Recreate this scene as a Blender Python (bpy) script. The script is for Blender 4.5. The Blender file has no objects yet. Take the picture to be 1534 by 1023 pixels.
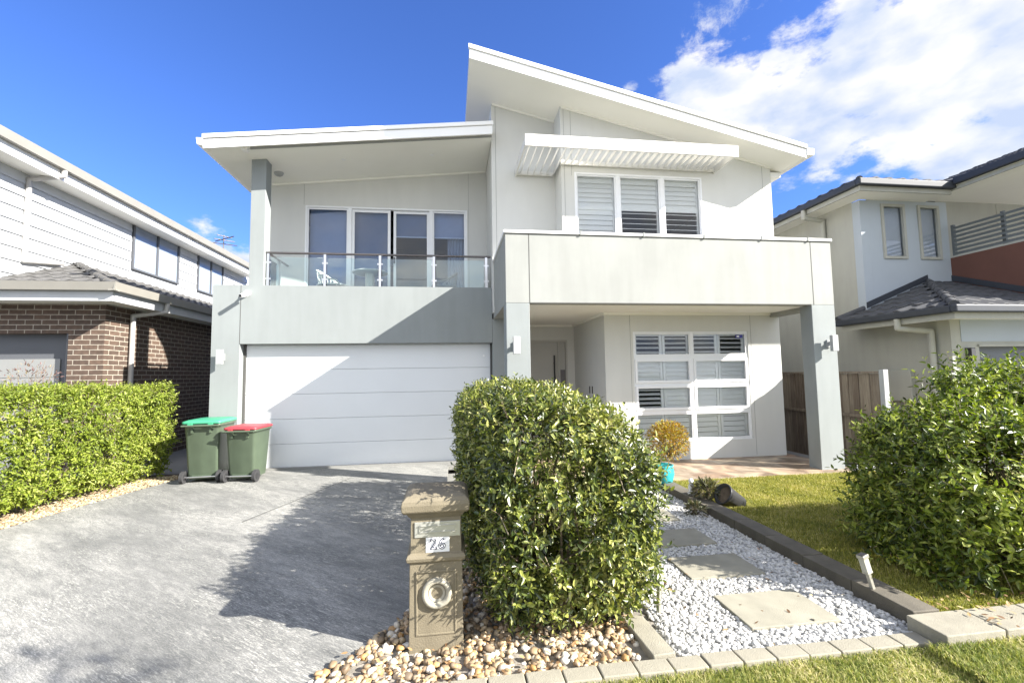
import bpy, math, random
import numpy as np
from mathutils import Vector, Matrix
random.seed(7); RNG = np.random.default_rng(11)
R = math.radians
scene = bpy.context.scene
COL = scene.collection
SUN = Vector((4.05, -2.15, 2.70)).normalized()     # towards the sun

# ------------------------------------------------------------------ materials
def nmat(name):
    m = bpy.data.materials.new(name); m.use_nodes = True
    nt = m.node_tree; b = nt.nodes['Principled BSDF']
    return m, nt, b
def N(nt, t, **kw):
    n = nt.nodes.new(t)
    for k, v in kw.items(): setattr(n, k, v)
    return n
def ramp(nt, stops, interp='LINEAR'):
    r = N(nt, 'ShaderNodeValToRGB'); e = r.color_ramp.elements; r.color_ramp.interpolation = interp
    while len(e) < len(stops): e.new(0.5)
    for i, (p, c) in enumerate(stops):
        e[i].position = p; e[i].color = (*c, 1)
    return r
def coords(nt, sc=1.0, kind='Object', scale=(1,1,1)):
    t = N(nt, 'ShaderNodeTexCoord'); mp = N(nt, 'ShaderNodeMapping'); mp.inputs['Scale'].default_value = [sc*s for s in scale]
    nt.links.new(t.outputs[kind], mp.inputs[0]); return mp
def paint(name, col, rough=.6, var=.06, scale=3, bump=.0, bscale=120, metal=0, spec=.5, scl=(1,1,1), dirt=0):
    m, nt, b = nmat(name); L = nt.links
    mp = coords(nt, 1, 'Object', scl)
    n = N(nt, 'ShaderNodeTexNoise'); n.inputs['Scale'].default_value = scale; n.inputs['Detail'].default_value = 6; n.inputs['Roughness'].default_value = .6
    L.new(mp.outputs[0], n.inputs[0])
    lo = [max(0, c*(1-var)) for c in col]; hi = [min(1, c*(1+var)) for c in col]
    r = ramp(nt, [(.3, lo), (.7, hi)]); L.new(n.outputs['Fac'], r.inputs[0])
    out = r.outputs[0]
    if dirt:
        mp2 = coords(nt, 1, 'Object', (2.2, 2.2, .35))
        n2 = N(nt, 'ShaderNodeTexNoise'); n2.inputs['Scale'].default_value = 3.0; n2.inputs['Detail'].default_value = 8; L.new(mp2.outputs[0], n2.inputs[0])
        r2 = ramp(nt, [(.38, (1-dirt,)*3), (.6, (1, 1, 1))]); L.new(n2.outputs['Fac'], r2.inputs[0])
        mx = N(nt, 'ShaderNodeMix', data_type='RGBA', blend_type='MULTIPLY'); mx.inputs[0].default_value = 1
        L.new(out, mx.inputs[6]); L.new(r2.outputs[0], mx.inputs[7]); out = mx.outputs[2]
    L.new(out, b.inputs['Base Color'])
    b.inputs['Roughness'].default_value = rough; b.inputs['Metallic'].default_value = metal
    b.inputs['Specular IOR Level'].default_value = spec
    if bump:
        nb = N(nt, 'ShaderNodeTexNoise'); nb.inputs['Scale'].default_value = bscale; nb.inputs['Detail'].default_value = 3; L.new(mp.outputs[0], nb.inputs[0])
        bp = N(nt, 'ShaderNodeBump'); bp.inputs['Strength'].default_value = bump; bp.inputs['Distance'].default_value = .004
        L.new(nb.outputs['Fac'], bp.inputs['Height']); L.new(bp.outputs[0], b.inputs['Normal'])
    return m
M = {}
M['wall'] = paint('light_render', (.57, .57, .54), .8, .03, 1.2, .5, 160, dirt=.02)
M['accent'] = paint('grey_render', (.225, .245, .245), .8, .05, 1.0, .6, 160, dirt=.05)
M['panel'] = paint('parapet_render', (.265, .272, .258), .8, .05, 1.6, .6, 140, dirt=.06)
M['white'] = paint('white_paint', (.78, .78, .77), .4, .02, 2)
M['soffit'] = paint('soffit_paint', (.80, .79, .74), .7, .02, 1.5)
M['alu'] = paint('white_frame', (.74, .75, .76), .35, .02, 3)
M['gdoor'] = paint('garage_door_paint', (.62, .64, .65), .45, .02, 1.5, .15, 30)
M['seal'] = paint('dark_sealant', (.07, .07, .065), .8)
M['door'] = paint('door_paint', (.42, .41, .38), .5, .02)
M['steel'] = paint('brushed_steel', (.6, .6, .6), .3, .04, 20, metal=1)
M['darksteel'] = paint('dark_steel', (.14, .13, .13), .35, .1, 10, metal=.8)
M['black'] = paint('black_plastic', (.025, .025, .027), .45, .15, 8)
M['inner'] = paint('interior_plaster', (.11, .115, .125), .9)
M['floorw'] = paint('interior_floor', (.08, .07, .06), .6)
M['blind'] = paint('roller_blind', (.42, .46, .54), .9, .03, 8)
M['blind2'] = paint('roller_blind_dark', (.24, .27, .33), .9, .03, 8)
M['curtain'] = paint('sheer_curtain', (.5, .5, .5), .9, .05, 5)
M['shut'] = paint('shutter_white', (.88, .88, .87), .45, .02)
M['lamp'] = paint('lamp_grey', (.33, .34, .34), .5)
M['awn'] = paint('awning_cream', (.66, .65, .61), .5, .04, 4)
M['clad'] = paint('weatherboard_paint', (.46, .475, .49), .6, .03, 2, dirt=.05)
M['gutterL'] = paint('gutter_beige', (.23, .22, .195), .45, .05, 3)
M['pipe'] = paint('pipe_light_grey', (.36, .35, .335), .4, .04, 4)
M['tileL'] = paint('roof_tile_grey', (.085, .083, .08), .8, .3, 9, .5, 60)
M['tileR'] = paint('roof_tile_charcoal', (.05, .052, .058), .75, .25, 9, .5, 60)
M['gutterR'] = paint('gutter_charcoal', (.035, .04, .05), .55, .1, 3, spec=.3)
M['wallR'] = paint('neighbour_render', (.36, .36, .32), .85, .04, 1.5, .4, 150, dirt=.06)
M['wallR2'] = paint('neighbour_render_shaded', (.36, .40, .44), .85, .03, 1.5, .4, 150)  # front wall render with its bluish shade put into the colour
M['rust'] = paint('rust_red_render', (.115, .050, .036), .85, .10, 2, .4, 120)
M['rgdoor'] = paint('neighbour_door', (.10, .11, .12), .5)
M['lgdoor'] = paint('garage_panel_grey', (.22, .225, .22), .5, .03, 3)
M['lgframe'] = paint('garage_frame_dark', (.085, .09, .10), .6, .03, 3)
M['louvre'] = paint('louvre_grey', (.11, .125, .13), .5, .05)
M['mail'] = paint('mailbox_render', (.17, .145, .098), .75, .07, 6, .6, 130, dirt=.12)
M['ring'] = paint('mailbox_ring', (.30, .28, .225), .8, .05, 12, .3, 90)
M['slot'] = paint('slot_metal', (.42, .42, .39), .35, .05, 20, metal=.5)
M['plate'] = paint('number_plate', (.72, .72, .72), .5, .02)
M['ink'] = paint('number_ink', (.02, .025, .07), .5)
M['tyre'] = paint('rubber', (.03, .03, .032), .8, .2, 20)
M['bin'] = paint('bin_green', (.068, .092, .060), .45, .08, 5, .2, 60, dirt=.15)
M['lidg'] = paint('bin_lid_green', (.04, .25, .14), .45, .06, 6)
M['lidr'] = paint('bin_lid_red', (.28, .035, .045), .45, .08, 6)
M['paver'] = paint('kerb_paver', (.27, .25, .195), .85, .14, 9, .8, 150, dirt=.12)
M['paverd'] = paint('kerb_block', (.115, .102, .078), .85, .18, 7, .8, 150, dirt=.2)
M['stone'] = paint('stepping_stone', (.27, .255, .20), .85, .10, 5, .7, 170, dirt=.10)
M['soil'] = paint('soil', (.10, .075, .05), .95, .4, 20, 1, 60)
M['ground'] = paint('ground_concrete', (.2, .2, .19), .9, .12, 2, .5, 60)
M['turq'] = paint('turquoise_glaze', (.03, .30, .33), .2, .15, 8)
M['stake'] = paint('aged_steel', (.33, .32, .27), .4, .1, 30, metal=.4)
M['lens'] = paint('frosted_lens', (.34, .34, .29), .3, .05, 10)
M['bark'] = paint('bark', (.13, .10, .07), .9, .3, 30, .8, 80)
M['twig'] = paint('pale_twig', (.28, .23, .16), .85, .2, 30)
M['bag'] = paint('white_stone', (.6, .6, .6), .7, .06, 12)
M['sticker'] = paint('sticker_blue', (.03, .03, .25), .4)

def glass_mat(name, tint, refl=1.0):
    m, nt, b = nmat(name); L = nt.links; nt.nodes.remove(b)
    tr = N(nt, 'ShaderNodeBsdfTransparent'); tr.inputs[0].default_value = (*tint, 1)
    gl = N(nt, 'ShaderNodeBsdfGlossy'); gl.inputs['Roughness'].default_value = .01; gl.inputs[0].default_value = (.95, .97, 1, 1)
    fr = N(nt, 'ShaderNodeFresnel'); fr.inputs[0].default_value = 1.52
    mu = N(nt, 'ShaderNodeMath', operation='MULTIPLY'); mu.inputs[1].default_value = refl; L.new(fr.outputs[0], mu.inputs[0]); mu.use_clamp = True
    mx = N(nt, 'ShaderNodeMixShader'); L.new(mu.outputs[0], mx.inputs[0]); L.new(tr.outputs[0], mx.inputs[1]); L.new(gl.outputs[0], mx.inputs[2])
    L.new(mx.outputs[0], nt.nodes['Material Output'].inputs[0]); return m
M['glass'] = glass_mat('window_glass', (.93, .95, .95), 1.0)
M['glassd'] = glass_mat('tinted_glass', (.62, .72, .88), 1.2)
M['bglass'] = glass_mat('balustrade_glass', (.86, .93, .92), 1.6)

def brick_mat():
    m, nt, b = nmat('brown_brick'); L = nt.links
    t = N(nt, 'ShaderNodeUVMap')
    br = N(nt, 'ShaderNodeTexBrick'); L.new(t.outputs[0], br.inputs[0])
    br.inputs['Scale'].default_value = 1; br.inputs['Brick Width'].default_value = .262; br.inputs['Row Height'].default_value = .0905
    br.inputs['Mortar Size'].default_value = .0075; br.inputs['Mortar Smooth'].default_value = .1; br.inputs['Bias'].default_value = -.1
    br.inputs['Color1'].default_value = (.070, .047, .035, 1); br.inputs['Color2'].default_value = (.105, .068, .048, 1); br.inputs['Mortar'].default_value = (.32, .285, .235, 1)
    n = N(nt, 'ShaderNodeTexNoise'); n.inputs['Scale'].default_value = 14; n.inputs['Detail'].default_value = 6; L.new(t.outputs[0], n.inputs[0])
    r = ramp(nt, [(.3, (.75,)*3), (.75, (1.25,)*3)]); L.new(n.outputs['Fac'], r.inputs[0])
    mx = N(nt, 'ShaderNodeMix', data_type='RGBA', blend_type='MULTIPLY'); mx.inputs[0].default_value = 1
    L.new(br.outputs[0], mx.inputs[6]); L.new(r.outputs[0], mx.inputs[7]); L.new(mx.outputs[2], b.inputs['Base Color'])
    bp = N(nt, 'ShaderNodeBump'); bp.inputs['Strength'].default_value = .8; bp.inputs['Distance'].default_value = .006; bp.invert = True
    L.new(br.outputs['Fac'], bp.inputs['Height']); L.new(bp.outputs[0], b.inputs['Normal']); b.inputs['Roughness'].default_value = .85
    return m
M['brick'] = brick_mat()

def drive_mat():
    m, nt, b = nmat('driveway_concrete'); L = nt.links
    mp = coords(nt, 1, 'Object', (1, 1, 1)); mp.inputs['Rotation'].default_value = (0, 0, R(38))
    def noise(sc, scl=(1,1,1), det=8, rough=.65, dist=0):
        q = N(nt, 'ShaderNodeMapping'); q.inputs['Scale'].default_value = scl; L.new(mp.outputs[0], q.inputs[0])
        n = N(nt, 'ShaderNodeTexNoise'); n.inputs['Scale'].default_value = sc; n.inputs['Detail'].default_value = det
        n.inputs['Roughness'].default_value = rough; n.inputs['Distortion'].default_value = dist; L.new(q.outputs[0], n.inputs[0]); return n
    a = noise(.6, (.6, 1.8, 1), 5, .6, .6)      # worn swathes
    c = noise(7, (.45, 1.9, 1), 12, .85, .5)        # trowel streaks
    d = noise(60, (1, 2.2, 1), 4, .8)             # grain
    m1 = N(nt, 'ShaderNodeMath', operation='MULTIPLY_ADD'); L.new(c.outputs[0], m1.inputs[0]); m1.inputs[1].default_value = 1.25; L.new(a.outputs[0], m1.inputs[2])
    m2 = N(nt, 'ShaderNodeMath', operation='MULTIPLY_ADD'); L.new(d.outputs[0], m2.inputs[0]); m2.inputs[1].default_value = 1.0; L.new(m1.outputs[0], m2.inputs[2])
    r = ramp(nt, [(.50, (.085, .087, .085)), (.64, (.125, .127, .122)), (.73, (.20, .20, .19)), (.84, (.38, .37, .34))])
    m3 = N(nt, 'ShaderNodeMath', operation='MULTIPLY'); L.new(m2.outputs[0], m3.inputs[0]); m3.inputs[1].default_value = .43; L.new(m3.outputs[0], r.inputs[0])
    e = noise(38, (.35, 2.6, 1), 5, .75, 1.2); g2 = noise(1.1, (.5, 1.5, 1), 3, .5, .5)
    fr = ramp(nt, [(.50, (0, 0, 0)), (.64, (1, 1, 1))]); L.new(e.outputs[0], fr.inputs[0]); gr = ramp(nt, [(.40, (.15,)*3), (.58, (.95,)*3)]); L.new(g2.outputs[0], gr.inputs[0])
    fm = N(nt, 'ShaderNodeMath', operation='MULTIPLY'); L.new(fr.outputs[0], fm.inputs[0]); L.new(gr.outputs[0], fm.inputs[1])
    mxf = N(nt, 'ShaderNodeMix', data_type='RGBA'); L.new(fm.outputs[0], mxf.inputs[0]); L.new(r.outputs[0], mxf.inputs[6]); mxf.inputs[7].default_value = (.46, .45, .41, 1)
    L.new(mxf.outputs[2], b.inputs['Base Color']); b.inputs['Roughness'].default_value = .75; b.inputs['Specular IOR Level'].default_value = .3
    bp = N(nt, 'ShaderNodeBump'); bp.inputs['Strength'].default_value = .5; bp.inputs['Distance'].default_value = .006
    L.new(m2.outputs[0], bp.inputs['Height']); L.new(bp.outputs[0], b.inputs['Normal'])
    return m
M['drive'] = drive_mat()

def tile_floor_mat():
    m, nt, b = nmat('porch_slate'); L = nt.links
    mp = coords(nt, 1, 'Object')
    br = N(nt, 'ShaderNodeTexBrick'); L.new(mp.outputs[0], br.inputs[0]); br.offset = .5
    for k, v in (('Scale', 1), ('Brick Width', .6), ('Row Height', .3), ('Mortar Size', .004)): br.inputs[k].default_value = v
    br.inputs['Color1'].default_value = (.30, .25, .19, 1); br.inputs['Color2'].default_value = (.22, .15, .10, 1); br.inputs['Mortar'].default_value = (.3, .28, .25, 1)
    n = N(nt, 'ShaderNodeTexNoise'); n.inputs['Scale'].default_value = 2.2; n.inputs['Detail'].default_value = 8; n.inputs['Distortion'].default_value = 1.2; L.new(mp.outputs[0], n.inputs[0])
    r = ramp(nt, [(.35, (.55, .5, .45)), (.5, (1, 1, 1)), (.65, (1.7, 1.65, 1.55))]); L.new(n.outputs[0], r.inputs[0])
    mx = N(nt, 'ShaderNodeMix', data_type='RGBA', blend_type='MULTIPLY'); mx.inputs[0].default_value = 1
    L.new(br.outputs[0], mx.inputs[6]); L.new(r.outputs[0], mx.inputs[7]); L.new(mx.outputs[2], b.inputs['Base Color']); b.inputs['Roughness'].default_value = .55
    return m
M['porch'] = tile_floor_mat()

def island_mat(name, stops, rough=.5, trans=0, spec=.5, bump=0, big=0):
    m, nt, b = nmat(name); L = nt.links
    g = N(nt, 'ShaderNodeNewGeometry'); r = ramp(nt, stops)
    src = g.outputs['Random Per Island']
    if big:
        mp = coords(nt, 1, 'Object'); n = N(nt, 'ShaderNodeTexNoise'); n.inputs['Scale'].default_value = big; n.inputs['Detail'].default_value = 3; L.new(mp.outputs[0], n.inputs[0])
        a = N(nt, 'ShaderNodeMath', operation='MULTIPLY_ADD'); L.new(n.outputs[0], a.inputs[0]); a.inputs[1].default_value = 1.3; a.inputs[2].default_value = -.65
        s = N(nt, 'ShaderNodeMath', operation='ADD'); s.use_clamp = True; L.new(a.outputs[0], s.inputs[0]); L.new(src, s.inputs[1]); src = s.outputs[0]
    L.new(src, r.inputs[0]); L.new(r.outputs[0], b.inputs['Base Color'])
    b.inputs['Roughness'].default_value = rough; b.inputs['Specular IOR Level'].default_value = spec
    if trans:
        tb = N(nt, 'ShaderNodeBsdfTranslucent')
        h = N(nt, 'ShaderNodeMix', data_type='RGBA', blend_type='MULTIPLY'); h.inputs[0].default_value = 1; h.inputs[7].default_value = (1.15, 1.25, .5, 1)
        L.new(r.outputs[0], h.inputs[6]); L.new(h.outputs[2], tb.inputs[0])
        mx = N(nt, 'ShaderNodeMixShader'); mx.inputs[0].default_value = trans
        L.new(b.outputs[0], mx.inputs[1]); L.new(tb.outputs[0], mx.inputs[2]); L.new(mx.outputs[0], nt.nodes['Material Output'].inputs[0])
    if bump:
        mp = coords(nt, 1, 'Object'); n = N(nt, 'ShaderNodeTexNoise'); n.inputs['Scale'].default_value = 90; n.inputs['Detail'].default_value = 4; L.new(mp.outputs[0], n.inputs[0])
        bp = N(nt, 'ShaderNodeBump'); bp.inputs['Strength'].default_value = bump; bp.inputs['Distance'].default_value = .004
        L.new(n.outputs[0], bp.inputs['Height']); L.new(bp.outputs[0], b.inputs['Normal'])
    return m
M['leaf_dark'] = island_mat('glossy_dark_leaf', [(0, (.022, .036, .010)), (.32, (.065, .092, .018)), (.62, (.155, .185, .032)), (.86, (.29, .31, .065)), (1, (.40, .39, .13))], .36, .25, .7, big=2.2)
M['leaf_lime'] = island_mat('lime_leaf', [(0, (.09, .13, .015)), (.4, (.18, .235, .025)), (.8, (.26, .31, .04)), (1, (.38, .41, .11))], .5, .35, .4, big=1.6)
M['leaf_mid'] = island_mat('mid_green_leaf', [(0, (.03, .05, .010)), (.35, (.09, .13, .018)), (.7, (.20, .25, .03)), (1, (.36, .39, .09))], .36, .3, .5, big=1.6)
M['leaf_orange'] = island_mat('orange_leaf', [(0, (.10, .10, .01)), (.35, (.34, .17, .02)), (.7, (.44, .28, .03)), (1, (.42, .42, .08))], .5, .3)
M['leaf_small'] = island_mat('succulent_leaf', [(0, (.06, .07, .03)), (.5, (.12, .12, .06)), (1, (.22, .17, .10))], .6, .15)
M['leaf_pink'] = island_mat('dusky_leaf', [(0, (.10, .05, .05)), (.6, (.18, .11, .10)), (1, (.2, .2, .1))], .6, .2)
M['grass'] = island_mat('grass_blades', [(0, (.13, .15, .025)), (.5, (.28, .275, .055)), (.85, (.40, .36, .09)), (1, (.50, .42, .19))], .6, .3, .3, big=2.5)
M['grassb'] = island_mat('dry_grass_blades', [(0, (.10, .14, .03)), (.4, (.23, .26, .06)), (.75, (.40, .38, .13)), (1, (.60, .52, .30))], .6, .3, .3, big=3)
M['turf'] = paint('turf_base', (.20, .19, .05), .95, .35, 14, 1, 80)
M['wpeb'] = island_mat('white_pebble', [(0, (.20, .20, .19)), (.3, (.38, .375, .36)), (1, (.56, .55, .52))], .7, 0, .4, .4)
M['bpeb'] = island_mat('river_pebble', [(0, (.10, .08, .06)), (.25, (.27, .19, .11)), (.5, (.40, .32, .21)), (.65, (.36, .20, .07)), (.8, (.46, .40, .31)), (1, (.56, .53, .46))], .6, 0, .4, .4)
M['mulch'] = island_mat('mulch_chips', [(0, (.14, .09, .05)), (.4, (.30, .22, .13)), (1, (.52, .44, .30))], .8)
M['pebbase'] = paint('pebble_bed', (.22, .2, .17), .95, .3, 30, 1, 80)
M['wpebbase'] = paint('white_pebble_bed', (.34, .34, .33), .95, .3, 30, 1, 80)

def fence_mat():
    m, nt, b = nmat('weathered_paling'); L = nt.links
    g = N(nt, 'ShaderNodeNewGeometry'); mp = coords(nt, 1, 'Object', (14, 14, .9))
    n = N(nt, 'ShaderNodeTexNoise'); n.inputs['Scale'].default_value = 3; n.inputs['Detail'].default_value = 8; n.inputs['Roughness'].default_value = .7; n.inputs['Distortion'].default_value = .6; L.new(mp.outputs[0], n.inputs[0])
    a = N(nt, 'ShaderNodeMath', operation='MULTIPLY_ADD'); L.new(g.outputs['Random Per Island'], a.inputs[0]); a.inputs[1].default_value = .3; L.new(n.outputs[0], a.inputs[2])
    r = ramp(nt, [(.35, (.075, .055, .042)), (.6, (.16, .125, .095)), (.85, (.26, .22, .17))]); L.new(a.outputs[0], r.inputs[0]); L.new(r.outputs[0], b.inputs['Base Color'])
    b.inputs['Roughness'].default_value = .9
    bp = N(nt, 'ShaderNodeBump'); bp.inputs['Strength'].default_value = .5; bp.inputs['Distance'].default_value = .004; L.new(n.outputs[0], bp.inputs['Height']); L.new(bp.outputs[0], b.inputs['Normal'])
    return m
M['paling'] = fence_mat()

# ------------------------------------------------------------------ objects
def tag(o, label=None, cat=None, group=None, kind=None):
    if label: o['label'] = label
    if cat: o['category'] = cat
    if group: o['group'] = group
    if kind: o['kind'] = kind
    return o
def empty(name, loc, label, cat, group=None, rz=0):
    o = bpy.data.objects.new(name, None); COL.objects.link(o); o.location = loc; o.rotation_euler = (0, 0, rz)
    o.empty_display_size = .2
    return tag(o, label, cat, group)
def root_loc(o):
    while o.parent: o = o.parent
    return o
class MB:
    def __init__(s): s.v = []; s.f = []; s.sm = []
    def add(s, vs, fs, smooth=False):
        k = len(s.v); s.v += [tuple(map(float, v)) for v in vs]
        for f in fs: s.f.append(tuple(i+k for i in f)); s.sm.append(smooth)
        return s
    def box(s, x0, x1, y0, y1, z0, z1):
        if x0 > x1: x0, x1 = x1, x0
        if y0 > y1: y0, y1 = y1, y0
        if z0 > z1: z0, z1 = z1, z0
        return s.add([(x0,y0,z0),(x1,y0,z0),(x1,y1,z0),(x0,y1,z0),(x0,y0,z1),(x1,y0,z1),(x1,y1,z1),(x0,y1,z1)],
                     [(0,3,2,1),(4,5,6,7),(0,1,5,4),(1,2,6,5),(2,3,7,6),(3,0,4,7)])
    def prism(s, poly, a0, a1, axis='Y'):
        # poly: list of 2D points; axis Y -> (x,z), axis X -> (y,z), axis Z -> (x,y)
        n = len(poly)
        def P(p, a): return {'Y': (p[0], a, p[1]), 'X': (a, p[0], p[1]), 'Z': (p[0], p[1], a)}[axis]
        vs = [P(p, a0) for p in poly] + [P(p, a1) for p in poly]
        fs = [tuple(range(n)), tuple(range(2*n-1, n-1, -1))] + [(i, i+n, (i+1) % n+n, (i+1) % n) for i in range(n)]
        return s.add(vs, fs)
    def cyl(s, a, b, r0, r1=None, n=12, smooth=True, caps=True):
        a = Vector(a); b = Vector(b); r1 = r0 if r1 is None else r1
        d = (b-a).normalized(); u = d.orthogonal().normalized(); w = d.cross(u)
        vs = []
        for c, r in ((a, r0), (b, r1)):
            for i in range(n):
                t = 2*math.pi*i/n; vs.append(c+(u*math.cos(t)+w*math.sin(t))*r)
        s.add(vs, [(i, (i+1) % n, (i+1) % n+n, i+n) for i in range(n)], smooth)
        if caps: s.add(vs, [tuple(range(n-1, -1, -1)), tuple(range(n, 2*n))])
        return s
    def path(s, pts, r, n=10, sq=None):
        for a, b in zip(pts[:-1], pts[1:]): s.cyl(a, b, r, n=n)
        for p in pts[1:-1]: s.ball(p, r, 8, 6)
        return s
    def ball(s, c, r, n=12, m=8, sc=(1,1,1)):
        vs = []; fs = []
        for j in range(m+1):
            t = math.pi*j/m
            for i in range(n):
                p = 2*math.pi*i/n; vs.append((c[0]+r*sc[0]*math.sin(t)*math.cos(p), c[1]+r*sc[1]*math.sin(t)*math.sin(p), c[2]+r*sc[2]*math.cos(t)))
        for j in range(m):
            for i in range(n): fs.append((j*n+i, (j+1)*n+i, (j+1)*n+(i+1) % n, j*n+(i+1) % n))
        return s.add(vs, fs, True)
    def lathe(s, prof, c=(0,0,0), n=24, axis='Z'):
        vs = []; fs = []; k = len(prof)
        for i in range(n):
            t = 2*math.pi*i/n
            for r, h in prof:
                x, y = r*math.cos(t), r*math.sin(t)
                vs.append((c[0]+x, c[1]+y, c[2]+h) if axis == 'Z' else (c[0]+x, c[1]+h, c[2]+y))
        for i in range(n):
            for j in range(k-1): fs.append((i*k+j, ((i+1) % n)*k+j, ((i+1) % n)*k+j+1, i*k+j+1))
        return s.add(vs, fs, True)
    def loft(s, rings, cap=True, smooth=True):
        n = len(rings[0]); k = len(s.v); vs = [p for r in rings for p in r]; fs = []
        for j in range(len(rings)-1):
            for i in range(n): fs.append((j*n+i, j*n+(i+1) % n, (j+1)*n+(i+1) % n, (j+1)*n+i))
        s.add(vs, fs, smooth)
        if cap:
            s.add(rings[0], [tuple(range(n-1, -1, -1))]); s.add(rings[-1], [tuple(range(n))])
        return s
    def build(s, name, mat, parent=None, bevel=0, seg=2, uv=True, autosm=False):
        me = bpy.data.meshes.new(name)
        o = bpy.data.objects.new(name, me); COL.objects.link(o)
        off = Vector((0, 0, 0))
        if parent is not None:
            rt = root_loc(parent)
            if not rt.get('_local'): off = rt.location.copy()
            o.parent = parent
        me.from_pydata([(v[0]-off.x, v[1]-off.y, v[2]-off.z) for v in s.v], [], s.f)
        me.polygons.foreach_set('use_smooth', s.sm)
        if uv: box_uv(me)
        me.materials.append(mat)
        if bevel:
            b = o.modifiers.new('bevel', 'BEVEL'); b.width = bevel; b.segments = seg; b.limit_method = 'ANGLE'; b.angle_limit = R(40)
        return o
def box_uv(me):
    uvl = me.uv_layers.new(name='UVMap'); d = uvl.data
    for p in me.polygons:
        n = p.normal; ax = max(range(3), key=lambda i: abs(n[i]))
        for li in p.loop_indices:
            c = me.vertices[me.loops[li].vertex_index].co
            d[li].uv = (c.x, c.y) if ax == 2 else ((c.x, c.z) if ax == 1 else (c.y, c.z))
def wall(mb, axis, a, t, u0, u1, z0, top, holes=(), cuts=()):
    """wall in plane axis=a..a+t, between u0,u1, from z0 to top (number or function of u), with rect holes (u0,u1,z0,z1)"""
    tf = top if callable(top) else (lambda u: top)
    us = sorted(set([u0, u1] + [h[0] for h in holes] + [h[1] for h in holes] + list(cuts)))
    zs = sorted(set([z0] + [z for h in holes for z in h[2:]])); zs = [z for z in zs if z0 <= z]
    nz = len(zs)
    def solid(i, j):
        if i < 0 or j < 0 or i >= len(us)-1 or j >= nz: return False
        uc = (us[i]+us[i+1])/2; zc = (zs[j]+zs[j+1])/2 if j < nz-1 else zs[j]+.001
        return not any(h[0] < uc < h[1] and h[2] < zc < h[3] for h in holes)
    def V(i, j, k):
        z = zs[j] if j < nz else tf(us[i]); u = us[i]; y = a+(t if k else 0)
        return (u, y, z) if axis == 'Y' else (y, u, z)
    for i in range(len(us)-1):
        for j in range(nz):
            if not solid(i, j): continue
            c = [V(i, j, 0), V(i+1, j, 0), V(i+1, j+1, 0), V(i, j+1, 0), V(i, j, 1), V(i+1, j, 1), V(i+1, j+1, 1), V(i, j+1, 1)]
            fs = [(0,1,2,3), (5,4,7,6)]
            if not solid(i-1, j): fs.append((4,0,3,7))
            if not solid(i+1, j): fs.append((1,5,6,2))
            if not solid(i, j-1): fs.append((4,5,1,0))
            if not solid(i, j+1): fs.append((3,2,6,7))
            if axis == 'X': fs = [f[::-1] for f in fs]
            mb.add(c, fs)
    return mb
def struct(mb, name, mat, **k):
    return tag(mb.build(name, mat, **k), kind='structure')
def np_mesh(name, verts, faces, mat, parent=None, smooth=False, loc=None):
    """verts (N,3) array; faces (F,k) int array"""
    me = bpy.data.meshes.new(name); V_ = np.asarray(verts, np.float32).copy()
    if parent is not None:
        l = root_loc(parent).location; V_ -= np.array([l.x, l.y, l.z], np.float32)
    k = faces.shape[1]; F = faces.shape[0]
    me.vertices.add(len(V_)); me.vertices.foreach_set('co', V_.ravel())
    me.loops.add(F*k); me.loops.foreach_set('vertex_index', faces.astype(np.int32).ravel())
    me.polygons.add(F); me.polygons.foreach_set('loop_start', np.arange(0, F*k, k, dtype=np.int32)); me.polygons.foreach_set('loop_total', np.full(F, k, np.int32))
    me.polygons.foreach_set('use_smooth', np.full(F, smooth, bool))
    me.update(calc_edges=True); me.validate()
    me.materials.append(mat)
    o = bpy.data.objects.new(name, me); COL.objects.link(o)
    if parent is not None: o.parent = parent
    return o

# ------------------------------------------------------------------ camera
yaw, pitch, roll, EYE = 0.13566157, 0.07252476, -0.01541227, 1.62
f_ = Vector((math.sin(yaw)*math.cos(pitch), math.cos(yaw)*math.cos(pitch), math.sin(pitch)))
r_ = Vector((math.cos(yaw), -math.sin(yaw), 0)); u_ = r_.cross(f_)
r2 = r_*math.cos(roll)+u_*math.sin(roll); u2 = -r_*math.sin(roll)+u_*math.cos(roll)
cd = bpy.data.cameras.new('camera'); cam = bpy.data.objects.new('camera', cd); COL.objects.link(cam)
cam.matrix_world = Matrix(((r2.x, u2.x, -f_.x, 0), (r2.y, u2.y, -f_.y, 0), (r2.z, u2.z, -f_.z, EYE), (0, 0, 0, 1)))
cd.sensor_width = 36; cd.lens = 672.85*36/1534; cd.clip_end = 2000; cd.clip_start = .05
scene.camera = cam

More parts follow.
